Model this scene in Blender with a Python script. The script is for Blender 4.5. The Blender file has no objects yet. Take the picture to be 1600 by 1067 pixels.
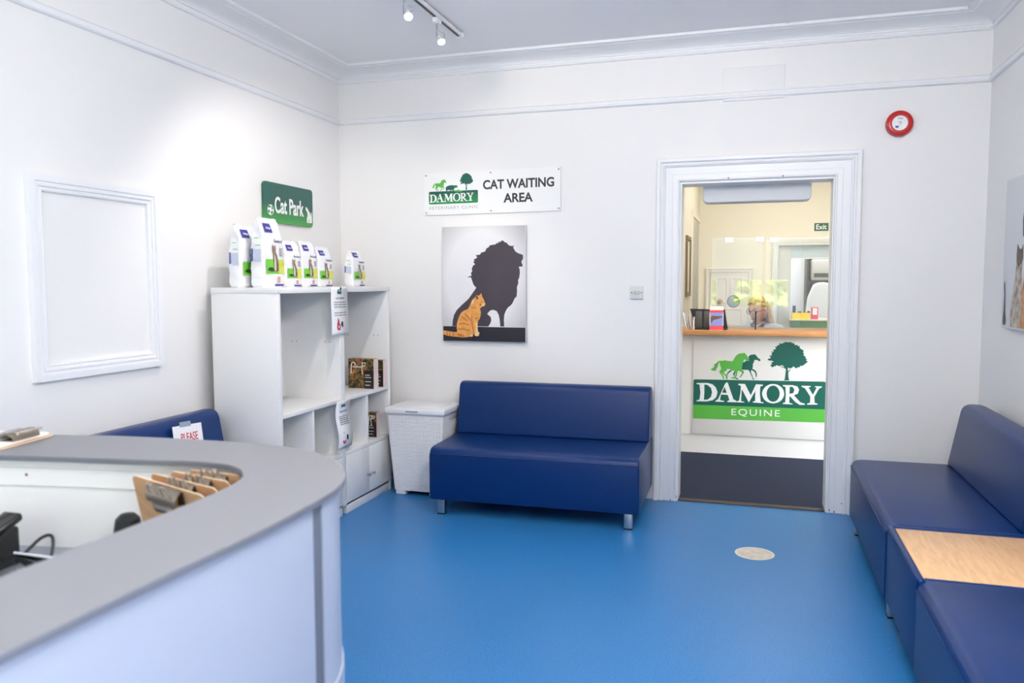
import bpy, bmesh, math, random
from mathutils import Vector, Matrix
SC = bpy.context.scene
COL = SC.collection
PI = math.pi
EXPOSURE, SKY, SPOT, LOBBY, FARL, OFFL, SUN, FILL = 0.15, 2.9, 24, 21, 17, 45, 17, 60
FLOORC = (46,121,185)
# ---------------------------------------------------------------- camera
cam_d = bpy.data.cameras.new('camera'); cam = bpy.data.objects.new('camera', cam_d); COL.objects.link(cam)
yaw, pitch, roll = -0.2968, -0.0735, -0.0023
F = Vector((math.sin(yaw)*math.cos(pitch), math.cos(yaw)*math.cos(pitch), math.sin(pitch)))
R0 = Vector((math.cos(yaw), -math.sin(yaw), 0)); U0 = R0.cross(F)
R1 = math.cos(roll)*R0 + math.sin(roll)*U0; U1 = -math.sin(roll)*R0 + math.cos(roll)*U0
M = Matrix((R1, U1, -F)).transposed().to_4x4(); M.translation = (2.7847, 0, 1.3712)
cam.matrix_world = M
cam_d.sensor_width = 36; cam_d.lens = 1239.03*36/1600
cam_d.clip_start = 0.05; cam_d.clip_end = 200
cam_d.dof.use_dof = True; cam_d.dof.focus_distance = 5.2; cam_d.dof.aperture_fstop = 3.2
SC.camera = cam
# ---------------------------------------------------------------- world, exposure
SC.view_settings.view_transform = 'Standard'; SC.view_settings.look = 'None'
SC.view_settings.gamma = 1; SC.view_settings.use_curve_mapping = False
SC.view_settings.exposure = EXPOSURE
world = bpy.data.worlds.new('sky'); SC.world = world; world.use_nodes = True
wn = world.node_tree.nodes; wl = world.node_tree.links
bgn = wn['Background']; sky = wn.new('ShaderNodeTexSky'); sky.sky_type = 'NISHITA'
sky.sun_disc = False; sky.sun_elevation = math.radians(42); sky.sun_rotation = math.radians(200)
hsv = wn.new('ShaderNodeHueSaturation'); hsv.inputs['Saturation'].default_value = .3   # hazy, lightly overcast sky
wl.new(sky.outputs[0], hsv.inputs['Color']); wl.new(hsv.outputs[0], bgn.inputs[0]); bgn.inputs[1].default_value = SKY
sun_l = bpy.data.lights.new('sun', 'SUN'); sun_l.energy = SUN; sun_l.angle = .02; sun_l.color = (1, .96, .9)
sun = bpy.data.objects.new('sun', sun_l); COL.objects.link(sun)     # high behind the building: lights the garden only
sun.rotation_euler = Vector((.35, -1, -.9)).to_track_quat('-Z', 'Y').to_euler()
# ---------------------------------------------------------------- room measures (metres)
D, W, H = 5.009, 4.003, 2.83           # back wall, right wall, ceiling
YF = -1.8                              # wall behind the camera
LOBY, FARY = 6.5, 9.0                  # hatch counter face, far room back wall
def area(name, loc, rot, sx, sy, power, color, portal=False):
    l = bpy.data.lights.new(name, 'AREA'); l.shape = 'RECTANGLE'; l.size = sx; l.size_y = sy
    l.energy = power; l.color = color
    o = bpy.data.objects.new(name, l); o.location = loc; o.rotation_euler = rot; COL.objects.link(o)
    if portal: l.cycles.is_portal = True
    return o
# daylight enters through the big window in the right wall and the windows behind the camera
area('window_portal', (W+.02, -.75, 1.7), (0, math.radians(90), 0), 1.8, 1.5, 1, (1,1,1), True)
area('window_portal', (1.5, YF-.02, 1.65), (math.radians(90), 0, 0), 1.3, 1.5, 1, (1,1,1), True)
area('window_portal', (2.9, YF-.02, 1.65), (math.radians(90), 0, 0), 1.1, 1.5, 1, (1,1,1), True)
# ---------------------------------------------------------------- helpers
def lin(c):
    return tuple(((v/255)/12.92 if v/255 <= .04045 else (((v/255)+.055)/1.055)**2.4) for v in c)
MATS = {}
def mat(name, rgb, rough=.5, metal=0, spec=.5, bump=0, bscale=100, var=0, vscale=20, coat=0, sheen=0, emit=0, stretch=None):
    if name in MATS: return MATS[name]
    m = bpy.data.materials.new(name); m.use_nodes = True; MATS[name] = m
    n = m.node_tree.nodes; l = m.node_tree.links; b = n['Principled BSDF']
    c = lin(rgb)
    b.inputs['Base Color'].default_value = (*c, 1); b.inputs['Roughness'].default_value = rough
    b.inputs['Metallic'].default_value = metal; b.inputs['Specular IOR Level'].default_value = spec
    b.inputs['Coat Weight'].default_value = coat
    if emit:
        b.inputs['Emission Color'].default_value = (*c, 1); b.inputs['Emission Strength'].default_value = emit
    tc = n.new('ShaderNodeTexCoord'); src = tc.outputs['Object']
    if stretch:
        mp = n.new('ShaderNodeMapping'); mp.inputs['Scale'].default_value = stretch; l.new(src, mp.inputs[0]); src = mp.outputs[0]
    if var:
        nz = n.new('ShaderNodeTexNoise'); nz.inputs['Scale'].default_value = vscale; nz.inputs['Detail'].default_value = 4
        l.new(src, nz.inputs['Vector'])
        rp = n.new('ShaderNodeValToRGB')
        rp.color_ramp.elements[0].position = .35; rp.color_ramp.elements[1].position = .65
        rp.color_ramp.elements[0].color = (*[v*(1-var) for v in c], 1); rp.color_ramp.elements[1].color = (*[min(1, v*(1+var)) for v in c], 1)
        l.new(nz.outputs[0], rp.inputs[0]); l.new(rp.outputs[0], b.inputs['Base Color'])
    if bump:
        nb = n.new('ShaderNodeTexNoise'); nb.inputs['Scale'].default_value = bscale; nb.inputs['Detail'].default_value = 3
        l.new(src, nb.inputs['Vector'])
        bp = n.new('ShaderNodeBump'); bp.inputs['Strength'].default_value = bump; bp.inputs['Distance'].default_value = .002
        l.new(nb.outputs[0], bp.inputs['Height']); l.new(bp.outputs[0], b.inputs['Normal'])
    return m
def glassmat(name, tint=(1,1,1), ior=1.45):
    m = bpy.data.materials.new(name); m.use_nodes = True; n = m.node_tree.nodes; l = m.node_tree.links
    n.remove(n['Principled BSDF'])
    t = n.new('ShaderNodeBsdfTransparent'); t.inputs[0].default_value = (*tint, 1)
    g = n.new('ShaderNodeBsdfGlossy'); g.inputs['Roughness'].default_value = .0
    f = n.new('ShaderNodeFresnel'); f.inputs[0].default_value = ior
    x = n.new('ShaderNodeMixShader'); l.new(f.outputs[0], x.inputs[0]); l.new(t.outputs[0], x.inputs[1]); l.new(g.outputs[0], x.inputs[2])
    l.new(x.outputs[0], n['Material Output'].inputs[0]); return m
def ramp_mat(name, c0, c1, axis, lo, hi, rough=.4):
    """printed two-colour fade along an object axis (a print's own colours)"""
    m = bpy.data.materials.new(name); m.use_nodes = True; n = m.node_tree.nodes; l = m.node_tree.links; b = n['Principled BSDF']
    tc = n.new('ShaderNodeTexCoord'); sp = n.new('ShaderNodeSeparateXYZ'); l.new(tc.outputs['Object'], sp.inputs[0])
    mr = n.new('ShaderNodeMapRange'); mr.inputs[1].default_value = lo; mr.inputs[2].default_value = hi; l.new(sp.outputs[axis], mr.inputs[0])
    rp = n.new('ShaderNodeValToRGB'); rp.color_ramp.elements[0].color = (*lin(c0), 1); rp.color_ramp.elements[1].color = (*lin(c1), 1)
    l.new(mr.outputs[0], rp.inputs[0]); l.new(rp.outputs[0], b.inputs['Base Color']); b.inputs['Roughness'].default_value = rough
    return m
def off(p):
    v = Vector((0,0,0))
    while p is not None: v += p.location; p = p.parent
    return v
class MB:
    def __init__(s): s.bm = bmesh.new()
    def mesh(s, vs, fs):
        vv = [s.bm.verts.new(v) for v in vs]
        out = []
        for f in fs:
            try: out.append(s.bm.faces.new([vv[i] for i in f]))
            except ValueError: pass
        return vv, out
    def box(s, x0, x1, y0, y1, z0, z1, bev=0, seg=2):
        vs = [(x,y,z) for x in (x0,x1) for y in (y0,y1) for z in (z0,z1)]
        vv, ff = s.mesh(vs, [(0,1,3,2),(4,6,7,5),(0,4,5,1),(2,3,7,6),(0,2,6,4),(1,5,7,3)])
        if bev:
            es = list({e for f in ff for e in f.edges})
            bmesh.ops.bevel(s.bm, geom=es, offset=bev, segments=seg, profile=.5, affect='EDGES')
        return s
    def prism(s, pts, plane, a0, a1, bev=0, seg=3):
        def mk(p, a):
            return {'xy':(p[0],p[1],a),'xz':(p[0],a,p[1]),'yz':(a,p[0],p[1])}[plane]
        n = len(pts)
        vv, ff = s.mesh([mk(p,a0) for p in pts]+[mk(p,a1) for p in pts],
            [tuple(range(n))[::-1], tuple(range(n,2*n))]+[(i,(i+1)%n,n+(i+1)%n,n+i) for i in range(n)])
        bmesh.ops.recalc_face_normals(s.bm, faces=ff)
        if bev:
            es = list({e for f in ff for e in f.edges if e.calc_face_angle(0) > .3})
            bmesh.ops.bevel(s.bm, geom=es, offset=bev, segments=seg, profile=.5, affect='EDGES', clamp_overlap=True)
        return s
    def tube(s, pts, r, seg=8, caps=True):
        pts = [Vector(p) for p in pts]; n = len(pts); rings = []
        rr = r if isinstance(r, (list,tuple)) else [r]*n
        up = Vector((0,0,1))
        for i, p in enumerate(pts):
            t = (pts[min(i+1,n-1)] - pts[max(i-1,0)]).normalized()
            a = t.cross(up)
            if a.length < 1e-3: a = t.cross(Vector((1,0,0)))
            a.normalize(); b = t.cross(a).normalized()
            rings.append([s.bm.verts.new(p + rr[i]*(math.cos(2*PI*k/seg)*a + math.sin(2*PI*k/seg)*b)) for k in range(seg)])
        for i in range(n-1):
            for k in range(seg):
                s.bm.faces.new((rings[i][k], rings[i][(k+1)%seg], rings[i+1][(k+1)%seg], rings[i+1][k]))
        if caps:
            s.bm.faces.new(rings[0][::-1]); s.bm.faces.new(rings[-1])
        return s
    def lathe(s, prof, o, axis=(0,0,1), seg=32):
        ax = Vector(axis).normalized(); a = ax.orthogonal().normalized(); b = ax.cross(a); o = Vector(o)
        rings = []
        for r, h in prof:
            if r < 1e-6: rings.append([s.bm.verts.new(o+ax*h)])
            else: rings.append([s.bm.verts.new(o+ax*h+r*(math.cos(2*PI*k/seg)*a+math.sin(2*PI*k/seg)*b)) for k in range(seg)])
        for A, B in zip(rings, rings[1:]):
            for k in range(seg):
                q = [A[k%len(A)], A[(k+1)%len(A)], B[(k+1)%len(B)], B[k%len(B)]]
                q = list(dict.fromkeys(q))
                if len(q) > 2: s.bm.faces.new(q)
        return s
    def ellipsoid(s, c, r, seg=16, rings=10, rot=None):
        pr = [(math.sin(PI*i/rings), -math.cos(PI*i/rings)) for i in range(rings+1)]
        t = MB(); t.lathe(pr, (0,0,0), seg=seg)
        m = Matrix.Translation(c) @ (rot.to_4x4() if rot else Matrix()) @ Matrix.Diagonal((*r,1))
        s.join(t, m); return s
    def join(s, o, m=None):
        mp = {}
        for v in o.bm.verts: mp[v] = s.bm.verts.new(m @ v.co if m else v.co)
        for f in o.bm.faces: s.bm.faces.new([mp[v] for v in f.verts])
        return s
    def build(s, name, m, parent=None, smooth=True, ang=35, label=None):
        bmesh.ops.recalc_face_normals(s.bm, faces=s.bm.faces)
        o3 = off(parent)
        if o3.length: bmesh.ops.translate(s.bm, verts=s.bm.verts, vec=-o3)
        me = bpy.data.meshes.new(name); s.bm.to_mesh(me); s.bm.free()
        return link(name, me, m, parent, smooth, ang, label)
def link(name, me, m, parent=None, smooth=True, ang=35, label=None):
    if m: me.materials.append(m)
    if smooth and len(me.polygons):
        me.shade_smooth(); me.set_sharp_from_angle(angle=math.radians(ang))
    o = bpy.data.objects.new(name, me); COL.objects.link(o)
    if parent: o.parent = parent
    if label: o['label'] = label
    return o
def tag(o, label=None, cat=None, group=None, kind=None):
    if label: o['label'] = label
    if cat: o['category'] = cat
    if group: o['group'] = group
    if kind: o['kind'] = kind
    return o
def thing(name, loc, label, cat, group=None):
    o = bpy.data.objects.new(name, None); o.empty_display_size = .1; o.location = loc; COL.objects.link(o)
    return tag(o, label, cat, group)
def struct(o): o['kind'] = 'structure'; return o
def copy_tree(o, parent=None):
    kids = list(o.children); c = o.copy(); COL.objects.link(c)
    if parent: c.parent = parent
    for k in kids: copy_tree(k, c)
    return c
def curve_mesh(cu):
    ob = bpy.data.objects.new('tmp', cu); COL.objects.link(ob)
    dg = bpy.context.evaluated_depsgraph_get(); dg.update()
    me = bpy.data.meshes.new_from_object(ob.evaluated_get(dg)); bpy.data.objects.remove(ob); return me
def flat(me, o, X, Y, parent, lift=0.0):
    """lay an XY mesh on a plane: origin o, right X, up Y"""
    X = Vector(X); Y = Vector(Y); N = X.cross(Y)
    p = off(parent); o = Vector(o) - p
    for v in me.vertices:
        c = v.co; v.co = o + X*c.x + Y*c.y + N*(c.z+lift)
    me.materials.clear(); return me
BACK = ((1,0,0),(0,0,1)); LEFT = ((0,1,0),(0,0,1)); RIGHT = ((0,-1,0),(0,0,1))
def shapes(name, polys, m, o, XY, parent, lift=.001, ext=.0008, scale=.001, label=None):
    cu = bpy.data.curves.new(name, 'CURVE'); cu.dimensions = '2D'; cu.fill_mode = 'BOTH'; cu.extrude = ext
    for P in polys:
        sp = cu.splines.new('POLY'); sp.points.add(len(P)-1); sp.use_cyclic_u = True
        for q, (a, b) in zip(sp.points, P): q.co = (a*scale, b*scale, 0, 1)
    me = curve_mesh(cu); me.name = name
    flat(me, o, *XY, parent, lift)
    return link(name, me, m, parent, False, label=label)
def text(name, s, w, h, m, o, XY, parent, bold=0, lift=.001, ext=.0006, space=1, label=None):
    """lettering fitted to a box w x h whose lower left corner is o"""
    cu = bpy.data.curves.new(name, 'FONT'); cu.body = s; cu.extrude = ext; cu.offset = bold; cu.space_character = space
    cu.resolution_u = 4
    me = curve_mesh(cu); me.name = name
    xs = [v.co.x for v in me.vertices]; ys = [v.co.y for v in me.vertices]
    x0, y0 = min(xs), min(ys); kx = w/(max(xs)-x0); ky = h/(max(ys)-y0)
    for v in me.vertices: v.co.x = (v.co.x-x0)*kx; v.co.y = (v.co.y-y0)*ky
    flat(me, o, *XY, parent, lift)
    return link(name, me, m, parent, False, label=label)
def rrect(w, h, r, n=6):
    out = []
    for cx, cy, a in ((w-r,h-r,0),(r,h-r,90),(r,r,180),(w-r,r,270)):
        for i in range(n+1):
            t = math.radians(a+90*i/n); out.append((cx+r*math.cos(t), cy+r*math.sin(t)))
    return out
def circ(x, y, r, n=20): return [(x+r*math.cos(2*PI*i/n), y+r*math.sin(2*PI*i/n)) for i in range(n)]
def spline(P, n=6):
    P = [Vector((*p,0)) if len(p)==2 else Vector(p) for p in P]; out = []
    for i in range(len(P)-1):
        a, b, c, d = P[max(i-1,0)], P[i], P[i+1], P[min(i+2,len(P)-1)]
        for k in range(n):
            t = k/n
            out.append(.5*((2*b)+(c-a)*t+(2*a-5*b+4*c-d)*t*t+(3*b-a-3*c+d)*t**3))
    out.append(P[-1]); return out
# ---------------------------------------------------------------- materials
wallm = mat('painted_plaster', (241,240,240), .55, bump=.12, bscale=60)
trimm = mat('white_gloss_paint', (240,241,244), .35)
ceilm = mat('ceiling_paint', (243,243,246), .7)
creamm = mat('cream_paint', (233,226,208), .6)
navy = mat('navy_vinyl', (2,44,102), .34, spec=.3, bump=.25, bscale=350)
chrome = mat('brushed_steel', (200,200,202), .28, 1)
white_lam = mat('white_laminate', (240,240,240), .4)
white_pl = mat('white_plastic', (242,242,244), .35)
paper = mat('white_paper', (245,245,248), .7)
black = mat('black_plastic', (18,20,22), .4)
dkgreen = mat('dark_green_print', (0,94,80), .45)
ltgreen = mat('light_green_print', (88,178,66), .45)
offwhite = mat('white_print', (244,244,244), .5)
charcoal = mat('charcoal_print', (42,44,50), .5)
redink = mat('red_ink', (205,70,80), .6)
greyink = mat('grey_ink', (120,120,128), .6)
violet = mat('violet_blue_print', (58,50,148), .4)
glass = glassmat('clear_glass'); screen_glass = glassmat('screen_acrylic', (.97,.98,.97), 1.85)
# blue speckled vinyl
flm = bpy.data.materials.new('blue_vinyl_floor'); flm.use_nodes = True
n = flm.node_tree.nodes; l = flm.node_tree.links; b = n['Principled BSDF']
tc = n.new('ShaderNodeTexCoord'); vo = n.new('ShaderNodeTexNoise'); vo.inputs['Scale'].default_value = 190; vo.inputs['Detail'].default_value = 2
rp = n.new('ShaderNodeValToRGB'); l.new(tc.outputs['Object'], vo.inputs['Vector']); l.new(vo.outputs[0], rp.inputs[0])
e = rp.color_ramp.elements; e[0].position = .33; e[0].color = (*lin((26,80,136)),1); e[1].position = .44; e[1].color = (*lin((FLOORC)),1)
e2 = e.new(.66); e2.color = (*lin(FLOORC),1); e3 = e.new(.74); e3.color = (*lin((98,160,214)),1)
l.new(rp.outputs[0], b.inputs['Base Color']); b.inputs['Roughness'].default_value = .33; b.inputs['Specular IOR Level'].default_value = .35
# ---------------------------------------------------------------- traced outlines of printed marks (mm)
HORSE_ART = [[(428,480),(421,474),(408,477),(399,483),(392,488),(387,486),(381,466),(377,453),(374,435),(371,414),(370,405),(382,398),(389,386),(379,368),(371,353),(361,344),(353,345),(360,354),(371,366),(375,384),(367,389),(353,394),(341,397),(338,384),(335,363),(333,350),(324,350),(323,337),(313,331),(302,335),(289,336),(290,342),(307,344),(318,346),(324,366),(323,387),(320,394),(301,399),(280,406),(261,411),(256,396),(239,385),(234,376),(250,364),(262,353),(264,332),(258,330),(252,349),(236,361),(224,370),(215,375),(229,356),(237,343),(235,329),(226,328),(226,343),(212,364),(200,380),(201,391),(215,404),(211,420),(204,438),(200,452),(202,461),(197,460),(190,445),(187,426),(177,405),(165,384),(163,391),(156,393),(145,391),(140,398),(128,398),(142,407),(155,415),(162,429),(159,442),(172,450),(183,459),(189,468),(203,472),(228,473),(241,477),(262,472),(283,471),(300,471),(310,487),(320,506),(330,520),(344,529),(361,535),(379,536),(386,541),(393,534),(407,520),(414,508),(418,497),(424,490)]]
DARK_HORSE_ART = [[(419,508),(429,521),(442,526),(456,527),(466,530),(473,525),(485,511),(495,499),(506,494),(511,484),(504,475),(496,478),(487,485),(475,486),(465,484),(461,466),(454,452),(454,434),(451,413),(465,408),(479,396),(484,378),(486,367),(482,349),(477,351),(478,367),(472,387),(455,400),(440,403),(442,384),(451,363),(456,345),(468,331),(456,331),(449,352),(439,373),(426,398),(418,405),(397,404),(373,405),(370,408),(374,435),(377,453),(381,466),(389,464),(399,477),(420,474),(424,490)],[(284,399),(301,397),(284,386),(271,375),(262,360),(259,335),(265,326),(255,326),(250,346),(257,364),(264,382)],[(317,393),(322,391),(321,373),(316,366),(319,348),(337,338),(351,327),(337,327),(321,337),(312,355),(304,367),(309,376)]]
TREE_ART = [[(563,490),(572,501),(579,498),(587,505),(575,522),(582,524),(595,519),(590,537),(600,544),(585,551),(608,555),(603,571),(618,571),(624,580),(614,592),(631,593),(632,605),(649,605),(645,619),(663,618),(677,620),(678,630),(688,624),(693,635),(706,627),(718,631),(729,628),(737,633),(739,621),(752,625),(763,608),(781,611),(779,601),(801,603),(794,593),(806,579),(818,574),(828,562),(821,553),(833,541),(823,534),(838,522),(845,512),(840,505),(854,503),(846,491),(861,479),(848,473),(838,461),(819,448),(802,448),(804,437),(786,437),(783,428),(767,432),(760,439),(750,443),(750,434),(734,428),(720,429),(714,434),(714,406),(723,408),(734,424),(737,423),(728,407),(718,396),(719,368),(722,347),(728,333),(686,331),(694,342),(697,367),(700,402),(701,418),(687,428),(671,431),(659,440),(662,444),(674,435),(689,434),(680,444),(667,451),(654,442),(644,443),(630,450),(624,439),(610,442),(609,431),(599,433),(584,443),(590,452),(598,456),(588,470),(603,470),(608,477),(590,484),(576,482)]]
DAMORY_ART = [[(24,288),(112,291),(147,282),(174,258),(188,220),(179,180),(152,154),(108,142),(26,140),(26,147),(49,155),(55,211),(48,275),(24,281)],[(85,278),(112,274),(137,253),(146,218),(138,179),(114,158),(83,154),(86,212)],[(255,300),(265,300),(311,168),(339,153),(339,146),(265,143),(264,150),(281,160),(267,201),(216,202),(207,157),(241,151),(241,144),(173,143),(173,150),(193,163),(222,232),(245,289)],[(242,264),(260,217),(223,217)],[(346,293),(397,293),(442,205),(480,294),(533,292),(533,285),(513,277),(511,221),(519,155),(540,153),(540,146),(459,148),(459,155),(476,161),(476,241),(429,147),(374,251),(369,156),(396,150),(396,145),(335,146),(335,153),(355,159),(364,223),(367,276),(346,284)],[(691,227),(690,210),(684,194),(675,179),(662,166),(647,157),(629,150),(611,147),(593,149),(576,154),(560,162),(546,174),(536,188),(530,204),(527,221),(529,238),(535,254),(545,269),(557,282),(573,291),(590,298),(608,300),(626,299),(644,294),(659,285),(673,274),(683,260),(689,244)],[(658,226),(657,212),(654,198),(648,186),(641,175),(632,167),(622,162),(611,160),(600,161),(590,165),(580,173),(573,183),(566,194),(563,208),(561,222),(562,236),(565,250),(571,262),(578,273),(587,281),(598,286),(608,288),(619,287),(630,282),(639,275),(647,265),(653,253),(657,240)],[(680,294),(751,296),(787,287),(800,264),(792,232),(763,217),(812,164),(845,153),(845,146),(806,145),(774,166),(731,213),(730,157),(755,151),(755,145),(683,146),(683,153),(701,160),(704,222),(700,281),(680,287)],[(731,284),(752,283),(766,262),(759,235),(730,227)],[(819,294),(883,294),(883,287),(867,283),(901,226),(928,282),(915,288),(915,293),(964,294),(964,287),(944,276),(911,210),(915,165),(937,157),(938,152),(861,148),(861,155),(883,164),(883,212),(842,276),(819,285)]]
COW_ART = [[(158,185),(176,192),(200,194),(221,190),(230,194),(235,187),(242,178),(227,177),(218,175),(211,163),(210,139),(204,139),(203,162),(194,162),(191,145),(183,144),(188,162),(167,163),(162,155),(173,142),(167,141),(158,155),(154,172)]]
DOG_ART = [[(210,159),(239,160),(245,166),(249,161),(260,157),(277,156),(273,151),(251,148),(245,150),(218,150)]]
LION_ART = [[(562,569),(563,546),(554,533),(552,521),(559,510),(559,496),(533,494),(540,477),(541,451),(536,421),(529,408),(531,388),(521,361),(522,335),(519,301),(505,288),(491,258),(480,244),(459,228),(445,207),(434,180),(431,147),(433,103),(406,103),(402,147),(395,180),(381,204),(357,213),(335,207),(315,186),(321,179),(339,166),(344,143),(335,119),(322,102),(68,101),(71,140),(80,176),(99,208),(138,245),(185,285),(240,358),(222,375),(211,402),(204,426),(175,428),(208,439),(202,453),(212,469),(208,483),(219,506),(233,513),(219,527),(230,537),(221,543),(248,557),(237,573),(266,576),(277,590),(302,596),(312,616),(330,626),(334,636),(376,642),(383,651),(394,648),(397,661),(408,654),(411,662),(425,667),(439,655),(453,650),(467,634),(481,630),(505,630),(495,620),(512,593),(533,581),(554,574)]]
CAT_ART = [[(275,323),(281,299),(291,283),(297,264),(304,254),(301,244),(295,236),(280,232),(270,226),(265,214),(272,198),(270,178),(263,154),(252,138),(248,122),(248,86),(251,66),(260,62),(261,54),(256,46),(256,38),(239,36),(227,39),(220,57),(216,73),(218,53),(212,33),(188,31),(167,28),(137,26),(109,29),(72,31),(33,36),(5,44),(1,58),(3,70),(18,70),(51,65),(94,61),(103,67),(99,88),(101,120),(108,144),(118,168),(132,193),(155,207),(179,217),(192,235),(200,257),(211,277),(232,297),(245,311),(251,303),(262,309)]]
CAT_LIGHT_ART = [[(280,250),(295,258),(301,250),(295,240),(274,234)],[(235,130),(248,126),(247,86),(251,66),(260,60),(256,40),(239,36),(227,40),(233,61),(236,98)],[(207,269),(224,285),(219,257),(206,241)],[(197,41),(214,49),(212,34),(197,32)]]
CAT_DARK_ART = [[(129,168),(146,165),(180,137),(176,132),(142,156)],[(116,120),(150,125),(189,113),(184,106),(150,116),(116,111)],[(107,84),(146,87),(193,75),(188,69),(146,78),(107,76)],[(151,195),(172,181),(202,141),(195,137),(163,173)],[(198,233),(223,226),(257,230),(223,218)],[(206,185),(210,145),(218,97),(222,61),(216,61),(210,97),(202,141)],[(25,67),(33,66),(33,38),(27,40)],[(47,63),(55,63),(54,35),(47,36)],[(70,61),(79,61),(77,33),(70,33)],[(103,55),(137,48),(162,32),(137,28),(111,33)],[(223,157),(257,162),(240,146)]]
CAT_BLACK_ART = [[(272,267),(282,269),(278,261)],[(234,301),(247,305),(257,286),(243,280)],[(261,246),(274,252),(272,242),(264,238)]]
# ================================================================ the setting
def slab(name, x0,x1,y0,y1,z0,z1,m): return struct(MB().box(x0,x1,y0,y1,z0,z1).build(name, m, smooth=False))
slab('floor', -.1, W+.1, YF-.1, D+.02, -.06, 0, flm)
slab('floor_lobby', .9, 5.1, D+.03, 11.2, -.06, -.002, mat('navy_carpet', (22,34,62), .95, bump=.8, bscale=260, var=.25, vscale=160))
slab('ceiling', -.1, W+.1, YF-.1, D+.3, H, H+.08, ceilm)
slab('wall_left', -.12, 0, YF-.1, D+.1, 0, H, wallm)
DX0, DX1, DZ, TH = 2.333, 3.222, 1.985, .17      # door opening, wall thickness
bw = MB()
bw.box(-.1, DX0, D, D+TH, 0, H); bw.box(DX1, W+.1, D, D+TH, 0, H); bw.box(DX0, DX1, D, D+TH, DZ, H)
struct(bw.build('wall_back', wallm, smooth=False))
rw = MB()   # right wall with the big window beside and behind the camera
rw.box(W, W+.12, YF, -1.5, 0, H); rw.box(W, W+.12, 0, D, 0, H); rw.box(W, W+.12, -1.5, 0, 0, .8); rw.box(W, W+.12, -1.5, 0, 2.6, H)
struct(rw.build('wall_right', wallm, smooth=False))
fw = MB()
for x0, x1 in ((-.1,.9),(2.17,2.385),(3.4,W+.1)): fw.box(x0,x1,YF-.12,YF,0,H)
for x0, x1 in ((.9,2.17),(2.385,3.4)): fw.box(x0,x1,YF-.12,YF,0,.9); fw.box(x0,x1,YF-.12,YF,2.4,H)
struct(fw.build('wall_front', wallm, smooth=False))
def window(name, ax, a0, a1, z0, z1, c, mull):
    """framed window in a wall; ax is the wall's long axis"""
    t = struct(bpy.data.objects.new(name, None)); COL.objects.link(t)
    t.location = ((a0+a1)/2, c, z0) if ax == 'x' else (c, (a0+a1)/2, z0)
    f = MB(); g = MB()
    def bx(m, p0, p1, q0, q1, d):
        if ax == 'x': m.box(p0,p1,c-d,c+d,q0,q1)
        else: m.box(c-d,c+d,p0,p1,q0,q1)
    w = .05
    bx(f,a0,a1,z0,z0+w,.03); bx(f,a0,a1,z1-w,z1,.03); bx(f,a0,a0+w,z0+w,z1-w,.03); bx(f,a1-w,a1,z0+w,z1-w,.03)
    for k in range(1, mull): 
        x = a0+(a1-a0)*k/mull; bx(f,x-.02,x+.02,z0+w,z1-w,.025)
    bx(g,a0+w,a1-w,z0+w,z1-w,.003)
    f.build('window_frame', trimm, t, False); g.build('pane', glass, t, False); return t
window('window_1', 'x', .9, 2.17, .9, 2.4, YF-.06, 1)
window('window_2', 'x', 2.385, 3.4, .9, 2.4, YF-.06, 1)
window('window_3', 'y', -1.5, 0, .8, 2.6, W+.06, 3)
blind = bpy.data.materials.new('blind_fabric'); blind.use_nodes = True
n = blind.node_tree.nodes; l = blind.node_tree.links; n.remove(n['Principled BSDF'])
_d = n.new('ShaderNodeBsdfDiffuse'); _d.inputs[0].default_value = (.85,.85,.85,1); _t = n.new('ShaderNodeBsdfTranslucent'); _t.inputs[0].default_value = (.85,.85,.85,1)
_x = n.new('ShaderNodeMixShader'); _x.inputs[0].default_value = .55; l.new(_d.outputs[0], _x.inputs[1]); l.new(_t.outputs[0], _x.inputs[2]); l.new(_x.outputs[0], n['Material Output'].inputs[0])
for x0, x1, s in ((.95,2.12,'left'),(2.435,3.35,'right')):
    t = thing('roller_blind', ((x0+x1)/2, YF-.02, 2.35), 'white roller blind over the %s window behind the reception desk' % s, 'blind', 'roller blinds behind the desk')
    MB().box(x0,x1,YF-.022,YF-.019,1.44,2.35).build('blind_cloth', blind, t, False)
    MB().tube([(x0,YF-.02,2.36),(x1,YF-.02,2.36)], .018, 12).build('roller', white_pl, t)
    MB().box(x0,x1,YF-.028,YF-.012,1.42,1.44,.003).build('bottom_bar', white_pl, t)
# lawn and hedge outside
slab('ground', -12, 16, -20, YF-.14, -.5, -.4, mat('lawn', (70,120,40), .95, var=.3, vscale=3))
hb = MB(); nx, nz = 90, 24; random.seed(4)
vs = []; 
for j in range(nz+1):
    for i in range(nx+1):
        vs.append((-6+14*i/nx+random.uniform(-.05,.05), -7+random.uniform(-.35,.35)+.5*(j/nz), -.4+2.9*j/nz+ (random.uniform(-.3,.3) if j == nz else 0)))
hb.mesh(vs, [(j*(nx+1)+i, j*(nx+1)+i+1, (j+1)*(nx+1)+i+1, (j+1)*(nx+1)+i) for j in range(nz) for i in range(nx)])
hedge = hb.build('hedge', mat('hedge_leaves', (182,194,124), .8, var=.5, vscale=8), smooth=False)
struct(hedge)
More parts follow.
